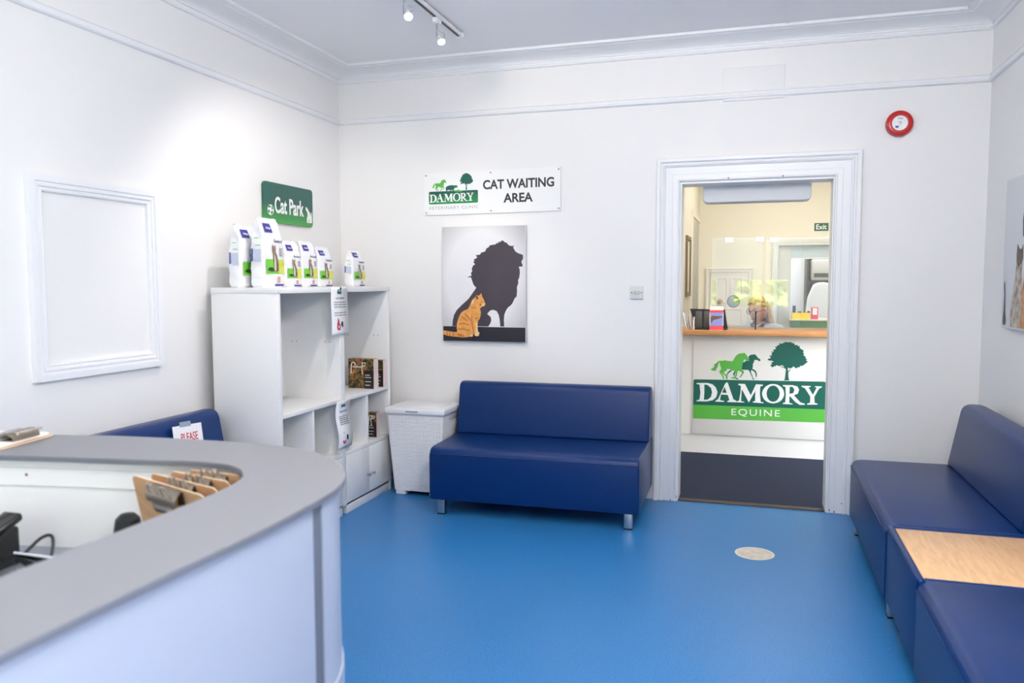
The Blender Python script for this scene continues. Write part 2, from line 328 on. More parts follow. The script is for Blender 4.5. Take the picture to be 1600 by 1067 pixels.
# added ceiling panels, out of view, that brighten the rooms beyond the door
def ceiling_panel(x, y, z, sx, sy, power, color, label, grp):
    t = thing('ceiling_fill_light', (x,y,z), label, 'fill light', grp)
    MB().box(x-sx/2-.02,x+sx/2+.02,y-sy/2-.02,y+sy/2+.02,z-.02,z).build('frame', white_pl, t, False)
    area('panel_fill_light', (x,y,z-.025), (0,0,0), sx, sy, power, color)
def pendant(x, y, power, label):  # invented lamp, out of view, added to brighten ceiling and upper walls
    t = thing('fill_lamp', (x,y,H), label, 'pendant lamp', 'added fill lamps out of view')
    MB().lathe([(.05,0),(.05,-.012),(.03,-.025),(0,-.025)], (x,y,H), (0,0,1), 24).build('ceiling_rose', white_pl, t)
    MB().tube([(x,y,H-.02),(x,y,2.58)], .004, 8).build('cord', white_pl, t)
    MB().lathe([(0,.06),(.02,.06),(.03,.03),(.045,0),(.04,0)], (x,y,2.53), (0,0,1), 24).build('lamp_holder', white_pl, t)
    l = bpy.data.lights.new('globe', 'POINT'); l.energy = power; l.color = (1,.955,.915); l.shadow_soft_size = .12
    o = bpy.data.objects.new('globe', l); o.location = (x,y,2.4); COL.objects.link(o)
pendant(3.2, .6, FILL*1.1, 'added pendant fill lamp to the right of the camera')
pendant(1.3, -.6, FILL*.3, 'added pendant fill lamp over the desk behind the camera')
pendant(2.7, 2.1, FILL*.8, 'added pendant fill lamp over the middle of the floor')
# cornice and picture rail, mitred in the corners
def moulding(name, prof, side, m, y0=YF):
    mb = MB(); n = len(prof); vs = []
    for e in (0, 1):
        for d, z in prof:
            if side == 'left': vs.append((d, y0 if e == 0 else D-d, z))
            elif side == 'right': vs.append((W-d, y0 if e == 0 else D-d, z))
            else: vs.append((d if e == 0 else W-d, D-d, z))
    mb.mesh(vs, [(i,i+1,n+i+1,n+i) for i in range(n-1)])
    return struct(mb.build(name, m, ang=25))
cp = [(.0,2.742),(.014,2.743),(.018,2.75),(.016,2.757),(.007,2.761),(.007,2.772),(.014,2.775)]
cp += [(.014+.112*(1-math.cos(a)), 2.775+.036*math.sin(a)) for a in [PI/2*k/8 for k in range(1,9)]]
cp += [(.130,2.811),(.134,2.8145),(.165,2.8145),(.168,2.818),(.168,2.8301)]
pr = [(0,2.463),(.016,2.465),(.022,2.471),(.022,2.479),(.012,2.484),(.011,2.496),(.017,2.5),(.016,2.506),(0,2.508)]
for i, s in enumerate(('left','back','right')):
    moulding('trim_%d' % (i+1), cp, s, trimm); moulding('trim_%d' % (i+4), pr, s, trimm)
# ceiling seam batten
struct(MB().box(2.925,2.945,3.0,D-.17,H-.004,H).build('trim_7', ceilm, smooth=False))
# boxed-in panel above the door, crossed by the rail
struct(MB().box(2.58,2.927,D-.012,D,2.452,2.645,.003).build('trim_8', wallm))
# swept frame (architrave / wall frame)
def sweep(pts, prof, N, m, name, parent=None, closed=False):
    """pts: rectangle path corners (outer edge), prof: (inward, height) pairs"""
    pts = [Vector(p) for p in pts]; N = Vector(N); n = len(pts); k = len(prof); vs = []
    cen = sum(pts, Vector())/n
    for i, p in enumerate(pts):
        a = pts[i-1] if (i > 0 or closed) else None; b2 = pts[(i+1) % n] if (i < n-1 or closed) else None
        ins = Vector()
        for q in (a, b2):
            if q is None: continue
            t = (q-p).normalized(); s = N.cross(t).normalized()
            if s.dot(cen-p) < 0: s = -s
            ins += s
        for w, h in prof: vs.append(p+ins*w+N*h)
    fs = [(i*k+j, i*k+j+1, ((i+1)%n)*k+j+1, ((i+1)%n)*k+j) for i in range(n if closed else n-1) for j in range(k-1)]
    mb = MB(); mb.mesh(vs, fs)
    if not closed:
        mb.bm.faces.new([mb.bm.verts[0]]) if False else None
    return mb.build(name, m, parent, ang=20)
ap = [(0,0),(0,.028),(.006,.033),(.022,.033),(.028,.028),(.031,.020),(.037,.020),(.044,.026),(.052,.022),(.058,.015),(.062,.015),(.098,.015),(.099,.013),(.101,.015),(.128,.015),(.131,.020),(.137,.021),(.142,.017),(.145,.0)]
# right-hand architrave is a touch wider
arch = struct(bpy.data.objects.new('door_1', None)); COL.objects.link(arch); arch.location = ((DX0+DX1)/2, D, 0)
sweep([(2.192,D,0),(2.192,D,2.13),(3.36,D,2.13),(3.36,D,0)], ap, (0,-1,0), trimm, 'architrave', arch)
lb = MB(); lb.box(DX0,DX0+.012,D-.004,D+TH,0,DZ); lb.box(DX1-.012,DX1,D-.004,D+TH,0,DZ); lb.box(DX0+.012,DX1-.012,D-.004,D+TH,DZ-.012,DZ)
lb.build('door_lining', trimm, arch)
MB().box(DX0+.012,DX1-.012,D-.005,D+.055,0,.006,.003).build('threshold', mat('dark_threshold', (70,52,42), .5), arch)
for x in (2.62, 2.93): MB().ellipsoid((x,D-.016,1.996),(.007,.006,.006)).build('hook', mat('grey_metal',(120,124,130),.4,.8), arch)
chips = MB()
for x, z, r in ((3.300,.062,.005),(3.226,.035,.006),(3.232,.016,.008),(2.334,.03,.007),(2.325,.014,.008),(2.30,.006,.006),(3.26,.008,.007)):
    chips.ellipsoid((x,D-.0165,z),(r*.5,.0012,r),10,6)
chips.build('paint_chip', mat('bare_wood',(120,92,70),.8), arch)
# lobby and far room shells
slab('wall_lobby_left', 1.1, 1.2, D+TH, LOBY, 0, 2.7, creamm)
slab('wall_lobby_right', 4.8, 4.9, D+TH, 11, 0, 2.7, creamm)
slab('ceiling_lobby', .9, 5.1, D+TH, 11.2, 2.7, 2.78, ceilm)
hw = MB(); hw.box(1.1,2.19,LOBY+.02,LOBY+.14,0,2.7); struct(hw.build('wall_hatch', creamm, smooth=False))
slab('wall_far_left', 2.09, 2.19, LOBY+.14, FARY+.1, 0, 2.7, creamm)
fb = MB(); fb.box(2.09,3.0,FARY,FARY+.1,0,2.7); fb.box(3.0,4.3,FARY,FARY+.1,1.77,2.7); fb.box(4.3,4.9,FARY,FARY+.1,0,2.7)
struct(fb.build('wall_far_back', creamm, smooth=False))
slab('wall_office_back', 2.5, 4.9, 11.0, 11.1, 0, 2.7, white_lam)
slab('wall_office_left', 2.5, 2.6, FARY+.1, 11.0, 0, 2.7, white_lam)
# casing round the opening in the far wall
d3 = struct(bpy.data.objects.new('door_3', None)); COL.objects.link(d3); d3.location = (3.6, FARY, 0)
sweep([(2.955,FARY,0),(2.955,FARY,1.825),(4.36,FARY,1.825),(4.36,FARY,0)], [(0,0),(0,.02),(.02,.025),(.045,.018),(.06,.018),(.062,0)], (0,-1,0), mat('grey_white_paint',(222,222,216),.5), 'architrave', d3)
MB().box(3.012,3.15,FARY+.03,FARY+.07,0,1.765,.003).build('side_panel', mat('pale_grey_paint',(205,205,200),.6), d3)
# low panelled door in the far wall
d2 = struct(bpy.data.objects.new('door_2', None)); COL.objects.link(d2); d2.location = (2.51, FARY, 0)
dm = mat('stone_white_paint', (226,220,210), .5)
sweep([(2.262,FARY,0),(2.262,FARY,1.535),(2.765,FARY,1.535),(2.765,FARY,0)], [(0,0),(0,.024),(.012,.03),(.03,.022),(.048,.022),(.05,0)], (0,-1,0), dm, 'architrave', d2)
db = MB(); db.box(2.315,2.712,FARY-.012,FARY,0,1.483)
db.build('door_leaf', dm, d2, False)
for (x0,x1,z0,z1) in ((2.37,2.50,1.15,1.43),(2.53,2.66,1.15,1.43),(2.37,2.66,.9,1.09)):
    sweep([(x0,FARY-.012,z0),(x0,FARY-.012,z1),(x1,FARY-.012,z1),(x1,FARY-.012,z0)], [(0,0),(.0,.006),(.012,.008),(.018,0)], (0,-1,0), dm, 'panel_moulding', d2, True)
MB().lathe([(0,-.05),(.018,-.048),(.026,-.036),(.022,-.022),(.01,-.015),(.008,0)], (2.425,FARY-.012,1.165), (0,1,0), 20).build('door_knob', mat('brass',(190,150,70),.3,1), d2)
# ================================================================ ceiling track and spotlights
spot_col = (1.0, .93, .83)
tr = thing('lighting_track', (1.11, 3.0, 2.8), 'long white ceiling track that carries the row of spotlights', 'track')
MB().box(1.092,1.128,1.4,4.44,2.803,2.822,.002).build('rail', white_pl, tr)
MB().box(1.102,1.118,1.41,4.43,2.8015,2.8035).build('slot', mat('dark_slot',(60,62,68),.5), tr, False)
MB().box(1.088,1.132,4.44,4.455,2.801,2.824,.002).build('end_cap', white_pl, tr)
for y in (1.7, 2.6, 3.5, 4.3): MB().box(1.1,1.12,y-.02,y+.02,2.822,2.83).build('bracket', white_pl, tr)
lamp_face = mat('lamp_face', (255,250,240), .5, emit=14)
def spotlight(y, target, label, power, cone=1.5, dx=0.0):
    ay = y; hx, hy, hz = 1.11+dx, y, 2.69
    t = thing('track_spotlight', (1.11, y, 2.80), label, 'spotlight', 'spotlights on the ceiling track')
    MB().box(1.096,1.124,y-.035,y+.035,2.775,2.8,.004).build('adapter', white_pl, t)
    MB().tube([(1.11,y,2.776),(1.11,y,2.745)], .006, 10).build('stem', chrome, t)
    d = (Vector(target)-Vector((hx,hy,hz))).normalized()
    side = d.cross(Vector((0,0,1))).normalized()
    c = Vector((hx,hy,hz))
    yk = MB(); yk.tube([c+side*.022, c+side*.022+Vector((0,0,.03)), Vector((1.11,y,2.745)), c-side*.022+Vector((0,0,.03)), c-side*.022], .0035, 8)
    yk.build('yoke', chrome, t)
    hd = MB(); hd.lathe([(0,-.028),(.009,-.028),(.013,-.022),(.015,-.006),(.022,.02),(.023,.024),(.020,.024),(.019,.02)], c, d, 28)
    h = hd.build('lamp_head', white_pl, t)
    MB().lathe([(0,.0205),(.019,.020)], c, d, 28).build('lens', lamp_face, h)
    l = bpy.data.lights.new('spot', 'SPOT'); l.energy = power; l.color = spot_col; l.spot_size = cone; l.spot_blend = .6; l.shadow_soft_size = .028
    o = bpy.data.objects.new('spot', l); COL.objects.link(o)
    o.location = c + d*.03; o.rotation_euler = d.to_track_quat('-Z','Y').to_euler()
spotlight(4.10, (2.3,2.9,.4), 'small spotlight hanging nearest the far end of the ceiling track', SPOT*.7, 1.9, .02)
spotlight(3.68, (1.9,2.2,.8), 'glaring spotlight second from the far end of the track', SPOT*.45, 1.8, .02)
spotlight(3.34, (.25,4.3,.9), 'spotlight third from the far end of the track, cut by the top of the photo', SPOT*1.8, 1.9)
spotlight(2.75, (1.95,5.0,2.05), 'spotlight fourth from the far end of the track, above the top of the photo', SPOT*1.3, 1.1)
# ================================================================ back wall
al = thing('fire_alarm_sounder', (3.545,D,2.262), 'round red fire alarm sounder high on the wall right of the door', 'fire alarm')
ac = (3.545,D,2.262); redp = mat('red_plastic',(190,28,30),.25)
MB().lathe([(0,0),(.068,0),(.07,.004),(.07,.016),(.066,.018)], ac, (0,-1,0), 40).build('base', mat('dark_red_plastic',(130,30,32),.4), al)
MB().lathe([(.066,.016),(.071,.02),(.072,.03),(.068,.04),(.055,.047),(.044,.046),(.04,.042)], ac, (0,-1,0), 40).build('bell', redp, al)
MB().lathe([(.041,.040),(.041,.044),(0,.0445)], ac, (0,-1,0), 32).build('label_disc', offwhite, al, label='white disc with blue lettering')
MB().lathe([(.009,.044),(.009,.047),(.005,.049),(0,.049)], ac, (0,-1,0), 20).build('centre_screw', chrome, al)
blueink = mat('blue_ink',(40,80,170),.5)
text('lettering','FIRE',.026,.008, blueink, (3.534,D-.0445,2.283), BACK, al)
shapes('logo', [[(0,0),(16,0),(16,11),(0,11)]], blueink, (3.522,D-.0445,2.236), BACK, al)
sw = thing('light_switch', (2.075,D,1.31), 'white square light switch plate beside the door frame', 'light switch')
MB().box(2.034,2.116,D-.012,D,1.268,1.35,.003).build('plate', mat('greyish_white_plastic',(222,222,220),.4), sw)  # plate toned slightly greyer than the wall so it stands out
for x in (2.064,2.086): MB().box(x-.008,x+.008,D-.017,D-.011,1.298,1.322,.002).build('rocker', mat('grey_rocker',(190,190,190),.4), sw)
for x in (2.044,2.106): MB().lathe([(0,.001),(.005,.001),(.005,0)], (x,D-.012,1.31),(0,-1,0),12).build('screw', mat('grey_metal',(120,124,130),.4,.8), sw)
# ---- CAT WAITING AREA sign (hangs a touch askew)
SX, SZ = .642, 1.828
sg = thing('waiting_area_sign', (SX,D,SZ), 'white wall sign reading CAT WAITING AREA above the cat canvas', 'sign')
tl = .006; SXY = (Vector((1,0,tl)).normalized(), Vector((-tl,0,1)).normalized())
def so(u, v): return Vector((SX,D-.007,SZ)) + SXY[0]*u + SXY[1]*v
shapes('panel', [[(0,0),(942,0),(942,280),(0,280)]], offwhite, so(0,0), SXY, sg, 0, .0035)
for u in (.012,.471,.93):
    for v in (.016,.264):
        o = so(u,v); MB().lathe([(0,.005),(.004,.0045),(.005,.0036)], o, (0,-1,0), 12).build('screw', mat('grey_metal',(120,124,130),.4,.8), sg)
shapes('logo_banner', [rrect(350,84,10)], ramp_mat('banner_fade',(0,140,70),(0,78,72),2,.075,.16), so(.032,.072), SXY, sg, .0036)
ln = [[(a*.337, b*.36) for a, b in P] for P in DAMORY_ART]
text_o = so(.027,.0325)
shapes('logo_lettering', ln, offwhite, text_o, SXY, sg, .0046)
hs = [[(a*.355, b*.355) for a, b in P] for P in HORSE_ART]
shapes('logo_horse', hs, ltgreen, so(.008,.042), SXY, sg, .0036)
shapes('logo_cow', COW_ART, dkgreen, so(0,.0), SXY, sg, .0040)
shapes('logo_dog', DOG_ART, ltgreen, so(0,.0), SXY, sg, .0038)
shapes('logo_tree', [[(a*.33, b*.36) for a, b in P] for P in TREE_ART], dkgreen, so(.067,.041), SXY, sg, .0036)
text('logo_subtitle', 'VETERINARY CLINIC', .352, .021, mat('pale_grey_ink',(168,178,172),.6), so(.032,.036), SXY, sg, 0, .0036, space=1.25)
text('lettering', 'CAT WAITING', .482, .062, charcoal, so(.418,.155), SXY, sg, .03, .0036)
text('lettering', 'AREA', .2, .06, charcoal, so(.558,.065), SXY, sg, .03, .0036)
# ---- canvas of ginger cat and lion shadow
CX, CZ = .777, .983
cv = thing('cat_canvas', (CX,D,CZ), 'canvas print of a ginger cat sitting before a lion shaped shadow', 'picture')
MB().box(CX,CX+.58,D-.034,D-.002,CZ,CZ+.763,.002).build('canvas', mat('print_pale_grey',(218,216,220),.6), cv)
co = (CX,D-.0345,CZ)
bgm = bpy.data.materials.new('print_backdrop'); bgm.use_nodes = True
n = bgm.node_tree.nodes; l = bgm.node_tree.links; b = n['Principled BSDF']; b.inputs['Roughness'].default_value = .6
tc = n.new('ShaderNodeTexCoord'); mp = n.new('ShaderNodeMapping'); mp.inputs['Location'].default_value = (-.27,0,-.42); mp.inputs['Scale'].default_value = (1.25,0,1)
gr = n.new('ShaderNodeTexGradient'); gr.gradient_type = 'SPHERICAL'; mp.inputs['Scale'].default_value = (1.9,0,1.45); mp.inputs['Location'].default_value = (-.27*1.9,0,-.42*1.45)
rp = n.new('ShaderNodeValToRGB'); e = rp.color_ramp.elements; e[0].position = 0; e[0].color = (*lin((120,114,120)),1); e[1].position = .55; e[1].color = (*lin((236,235,238)),1)
l.new(tc.outputs['Object'], mp.inputs[0]); l.new(mp.outputs[0], gr.inputs[0]); l.new(gr.outputs[1], rp.inputs[0]); l.new(rp.outputs[0], b.inputs['Base Color'])
shapes('printed_backdrop', [[(2,100),(578,97),(578,761),(2,761)]], bgm, co, BACK, cv, 0, .0003)
shapes('printed_floor', [[(2,2),(578,2),(578,97),(2,100)]], mat('print_floor',(30,30,42),.6), co, BACK, cv, 0, .0003)
shapes('printed_shadow', LION_ART, mat('print_shadow',(66,58,68),.6), co, BACK, cv, .0008, .0003)
shapes('printed_cat', CAT_ART, mat('print_ginger',(230,162,84),.6,var=.12,vscale=30), co, BACK, cv, .0016, .0003)
for P in CAT_DARK_ART: shapes('fur_stripe', [P], mat('print_ginger_dark',(196,112,46),.6), co, BACK, cv, .0023, .0002)
for P in CAT_LIGHT_ART: shapes('pale_fur', [P], mat('print_cream',(240,205,155),.6), co, BACK, cv, .0023, .0002)
for P in CAT_BLACK_ART: shapes('face_mark', [P], mat('print_brown',(120,62,50),.6), co, BACK, cv, .0028, .0002)
# ================================================================ left wall
fr = thing('wall_panel_frame', (0,2.837,.974), 'white moulded frame round a blank panel on the left wall', 'frame')
sweep([(0,2.477,.974),(0,2.477,1.815),(0,3.197,1.815),(0,3.197,.974)], [(0,0),(0,.03),(.02,.032),(.028,.030),(.03,.022),(.038,.022),(.041,.027),(.047,.027),(.05,.018),(.058,.018),(.062,.022),(.067,.02),(.07,.006),(.07,0)], (1,0,0), trimm, 'moulding', fr, True)
MB().box(0,.004,2.545,3.13,1.042,1.747).build('panel', wallm, fr, False)
pk = thing('cat_park_sign', (0,4.07,1.735), 'green wall sign reading Cat Park above the food bags', 'sign')
po = (.012,4.072,1.737)
shapes('panel', [rrect(538,238,22)], ramp_mat('park_fade',(66,160,70),(34,92,82),2,.0,.12), po, LEFT, pk, 0, .006)
text('lettering','Cat Park',.32,.1, offwhite, (.012,4.182,1.795), LEFT, pk, .022, .0065)
def yz(o, u, v): return (o[0], o[1]+u, o[2]+v)
shapes('cat_mark', [[(0,100),(18,92),(30,78),(52,60),(62,40),(66,70),(70,70),(70,10),(66,0),(10,0),(12,30),(22,48),(14,72),(0,80)],[(26,5),(34,26),(44,8)]], offwhite, yz(po,.455,.025), LEFT, pk, .0065)
shapes('basket_mark', [circ(38,48,32,16),[(10,60),(40,62),(40,72),(16,72)],[(12,30),(30,28),(30,46),(8,48)],[(40,20),(58,24),(62,44),(40,40)],[(46,52),(66,52),(60,70),(48,72)]], offwhite, yz(po,.028,.025), LEFT, pk, .0065)
# ================================================================ right wall canvas
rc = thing('pets_canvas', (W,4.2,1.145), 'white canvas print of seated cats and dogs on the right wall', 'picture')
MB().box(W-.03,W-.002,3.55,4.53,1.145,1.872,.002).build('canvas', mat('print_white',(226,228,232),.6), rc)
ro = (W-.0305,4.53,1.145)
shapes('printed_tail', [[(30,15),(70,15),(74,40),(60,70),(54,120),(46,190),(34,230),(22,215),(34,160),(34,90),(26,60),(24,30)]], mat('print_tabby',(96,84,78),.6,var=.4,vscale=40), ro, RIGHT, rc, .0005, .0004)
shapes('printed_cat', [[(150,10),(290,10),(310,100),(300,200),(285,280),(300,330),(294,400),(278,380),(240,382),(214,405),(206,360),(205,300),(190,220),(160,150),(140,60)]], mat('print_tabby_light',(176,164,150),.6,var=.45,vscale=26), ro, RIGHT, rc, .0005, .0004)
shapes('cat_face', [[(214,405),(206,360),(210,320),(240,300),(280,310),(300,340),(294,400),(278,380),(240,382)]], mat('print_tabby',(96,84,78),.6), ro, RIGHT, rc, .0012, .0004)
shapes('printed_dog', [[(270,10),(640,10),(660,200),(640,420),(600,560),(520,640),(400,650),(320,600),(330,480),(330,350),(320,240),(280,120)]], mat('print_tan',(196,140,96),.6,var=.3,vscale=14), ro, RIGHT, rc, .0003, .0003)
shapes('dog_ear', [[(330,420),(290,440),(280,520),(300,600),(350,640),(400,600),(380,500)]], mat('print_dark_brown',(60,52,56),.6), ro, RIGHT, rc, .0012, .0004)
# ================================================================ sofas
def sofa(label, loc, rot, L=1.234):
    t = thing('sofa', (0,0,0), label, 'sofa', 'navy vinyl two seat waiting room sofas')
    h = L/2; d = .345
    seat = [(-d,.092),(-d,.362),(-d+.004,.378),(-d+.014,.392),(-d+.03,.400),(-d+.055,.404),(d,.406),(d,.092)]
    MB().prism([(a,b) for a,b in seat],'yz',-h,h,.009,3).build('seat', navy, t, ang=50)
    bk = [(.128,.405),(.183,.70),(.196,.722),(.222,.733),(.275,.731),(.305,.72),(.318,.70),(.335,.405)]
    MB().prism(bk,'yz',-h,h,.02,4).build('backrest', navy, t, ang=50)
    pp = MB(); pp.tube([(-h+.002,-d-.0005,.366),(h-.002,-d-.0005,.366)], .0025, 6)
    for s in (-1,1): pp.tube([(s*(h-.001),-d+.004,.10),(s*(h-.001),-d+.004,.36)], .0025, 6)
    pp.build('seam_piping', navy, t)
    for sx in (-1,1):
        for sy in (-1,1):
            x, y = sx*(h-.062), sy*(d-.045)
            lg = MB().box(x-.022,x+.022,y-.022,y+.022,.006,.094,.003).build('leg', chrome, t)
            MB().box(x-.023,x+.023,y-.023,y+.023,0,.007).build('foot_pad', black, lg, False)
    t.location = loc; t.rotation_euler = (0,0,math.radians(rot)); return t
s0 = sofa('navy sofa facing the room between hamper and door frame', (1.573,4.638,0), .9)
def sofa_copy(label, loc, rot):
    c = copy_tree(s0); c.location = loc; c.rotation_euler = (0,0,math.radians(rot)); c['label'] = label; return c
sofa_copy('navy sofa in the corner by the right wall, beyond the beech table', (3.652,4.04,0), -90)
sofa_copy('navy sofa in the front right corner of the photo, nearer than the beech table', (3.652,2.185,0), -90)
sofa_copy('navy sofa against the left wall behind the reception desk, with a notice on its back', (.362,2.79,0), 90)
# table module between the right-hand sofas
tb = thing('side_table', (3.63,3.112,0), 'low navy vinyl cube table with an inset beech top between two sofas', 'table')
ty0, ty1, tx0, tx1 = 2.806, 3.419, 3.31, 3.94
m2 = MB(); m2.box(tx0,tx1,ty0,ty1,.092,.386,.012,3); m2.build('body', navy, tb, ang=50)
rm = MB()
for a in ((tx0,tx0+.026,ty0,ty1),(tx1-.026,tx1,ty0,ty1),(tx0+.02,tx1-.02,ty0,ty0+.026),(tx0+.02,tx1-.02,ty1-.026,ty1)): rm.box(*a,.37,.403,.01,3)
rm.build('rim', navy, tb, ang=50)
beech = mat('beech_veneer',(226,182,136),.42,var=.1,vscale=9,stretch=(12,1.2,1))
MB().box(tx0+.024,tx1-.024,ty0+.024,ty1-.024,.38,.397,.002).build('table_top', beech, tb)
for x in (tx0+.062,tx1-.062):
    for y in (ty0+.06,ty1-.06):
        lg = MB().box(x-.022,x+.022,y-.022,y+.022,.006,.094,.003).build('leg', chrome, tb)
        MB().box(x-.023,x+.023,y-.023,y+.023,0,.007).build('foot_pad', black, lg, False)
# floor disc
fd = thing('floor_cover', (2.809,4.119,0), 'round cream access cover set into the blue floor', 'floor cover')
MB().lathe([(.097,0),(.097,.0015),(.088,.002),(.086,.0012)], (2.809,4.119,0), (0,0,1), 40).build('rim', mat('worn_white',(215,215,210),.5), fd)
MB().lathe([(.0865,.0003),(.0865,.0014),(0,.0014)], (2.809,4.119,0), (0,0,1), 40).build('disc', mat('cream_vinyl',(208,198,184),.55,var=.12,vscale=25), fd)
# please notice on the left sofa
pn = thing('please_notice', (.2,3.14,.65), 'white notice with red PLEASE taped to the back of the sofa behind the desk', 'notice')
# plane of the backrest: rises .33 while running back .055
Yb = Vector((-.165,0,1)).normalized(); tilt = math.radians(-3)
Xn = (Vector((0,1,0))*math.cos(tilt)+Yb*math.sin(tilt)); Yn = (Yb*math.cos(tilt)-Vector((0,1,0))*math.sin(tilt))
def noff(u, v): return Vector((.019+.69-.525+.0135,3.033,.705)) + Xn*u + Yn*v
shapes('sheet', [[(0,-280),(200,-280),(200,0),(0,0)]], paper, noff(0,0), (Xn,Yn), pn, .002, .0003)
text('lettering','PLEASE',.115,.04, redink, noff(.05,-.078), (Xn,Yn), pn, .008, .0028)
text('lettering','DO NOT',.115,.04, redink, noff(.05,-.138), (Xn,Yn), pn, .008, .0028)
text('lettering','SIT HERE',.135,.04, redink, noff(.04,-.2), (Xn,Yn), pn, .008, .0028)
shapes('tape', [[(50,-8),(125,-8),(125,16),(50,16)]], mat('clear_tape',(150,165,185),.25), noff(0,0), (Xn,Yn), pn, .003, .0002)
# ================================================================ laundry hamper
hp = thing('laundry_hamper', (.78,4.79,0), 'white basket weave plastic hamper with lid between shelving and sofa', 'hamper')
hm = mat('hamper_plastic',(236,237,242),.42)
hx0,hx1,hy0,hy1,hz = .52,.915,4.63,4.955,.535
def hcorner(z):   # tapers towards the floor
    k = .045*(1-z/hz); return hx0+k, hx1-k, hy0+.02*(1-z/hz), hy1-.03*(1-z/hz)
mb = MB()
def weave(u, v):
    r = int(v/.0115); fu = (u/.019+.5*(r%2))%1; fv = (v/.0115)%1
    return .0085*(math.sin(PI*fu)*math.sin(PI*fv))**.65
for side in range(4):
    nu, nv = (96, 150); vs = []
    for j in range(nv+1):
        z = .03+(hz-.03)*j/nv; x0,x1,y0,y1 = hcorner(z)
        for i in range(nu+1):
            t = i/nu
            p, q, nrm = {0:((x0,y0),(x1,y0),(0,-1)),1:((x1,y0),(x1,y1),(1,0)),2:((x1,y1),(x0,y1),(0,1)),3:((x0,y1),(x0,y0),(-1,0))}[side]
            L = .38 if side%2 == 0 else .31
            dd = weave(t*L, z) if .03 < t < .97 and j < nv-5 else .0012
            if side == 1 and .5 < z and .3 < t < .7: dd = -.004
            vs.append((p[0]+(q[0]-p[0])*t+nrm[0]*dd, p[1]+(q[1]-p[1])*t+nrm[1]*dd, z))
    mb.mesh(vs, [(j*(nu+1)+i, j*(nu+1)+i+1, (j+1)*(nu+1)+i+1, (j+1)*(nu+1)+i) for j in range(nv) for i in range(nu)])
bmesh.ops.remove_doubles(mb.bm, verts=mb.bm.verts, dist=.0004)
mb.build('basket_body', hm, hp, ang=60)
x0,x1,y0,y1 = hcorner(0)
for a, b2 in ((x0,y0),(x1-.07,y0),(x0,y1-.07),(x1-.07,y1-.07)): MB().box(a,a+.07,b2,b2+.07,0,.034,.006).build('foot', hm, hp)
lm = MB(); lm.box(hx0-.012,hx1+.012,hy0-.02,hy1+.012,.532,.572,.012,4); lm.build('lid', hm, hp, ang=50)
MB().box(hx0+.05,hx1-.05,hy0+.04,hy1-.05,.57,.5765,.003).build('lid_panel', hm, hp)
MB().box(.66,.745,hy0-.0215,hy0-.018,.548,.556,.001).build('lid_catch', mat('grey_slot',(130,130,136),.6), hp)
MB().box(hx1+.002,hx1+.006,4.72,4.88,.49,.522,.002).build('handle_hole', mat('pale_slot',(200,202,208),.6), hp)
# ================================================================ shelf unit
UX0, UX1, UY0, UY1, UZ = .092, .482, 3.477, 4.766, 1.351
su = thing('shelving_unit', (.29,4.12,0), 'white open shelving unit with cupboard doors standing in the corner', 'shelving')
T = .032; MY0, MY1 = 4.11, 4.158; yL, yR = UY0+T, UY1-T
def part(name, *a, bev=.0015, m=white_lam, parent=su): return MB().box(*a, bev).build(name, m, parent)
part('top_board', UX0,UX1+.002,UY0-.002,UY1+.002,UZ-.03,UZ)
part('end_panel', UX0,UX1,UY0,yL,0,UZ-.03); part('end_panel', UX0,UX1,yR,UY1,0,UZ-.03)
part('middle_upright', UX0,UX1,MY0,MY1,.05,UZ-.03)
part('back_panel', UX0,UX0+.006,yL,yR,.05,UZ-.03)
for a, b2 in ((yL,MY0),(MY1,yR)):
    part('shelf', UX0+.006,UX1,a,b2,.676,.697); part('shelf', UX0+.006,UX1,a,b2,.352,.374)
    part('plinth', UX1-.03,UX1-.004,a,b2,0,.062); part('base_board', UX0+.006,UX1-.004,a,b2,.05,.066)
    c = (a+b2)/2
    part('divider', UX0+.006,UX1-.004,c-.009,c+.009,.374,.676)
    for s in (-1,1):
        y0, y1 = (a+.002,c-.0015) if s < 0 else (c+.0015,b2-.002)
        d = part('door', UX1-.016,UX1+.002,y0,y1,.068,.35)
        ky = c+s*.028
        MB().lathe([(.005,0),(.005,.012),(.009,.016),(.009,.024),(.007,.026),(0,.026)], (UX1+.002,ky,.178), (1,0,0), 16).build('knob', mat('steel_knob',(190,190,192),.3,1), d)
holem = mat('shelf_pin_hole',(70,72,76),.8)
hole = MB()
for (y, sgn) in ((MY0,-1),(yR,-1)):
    for x in (UX0+.07,UX0+.1,UX1-.1,UX1-.07):
        hole.lathe([(0,.0006),(.003,.0006),(.003,0)], (x,y,1.03), (0,sgn,0), 10)
hole.build('pin_holes', holem, su)
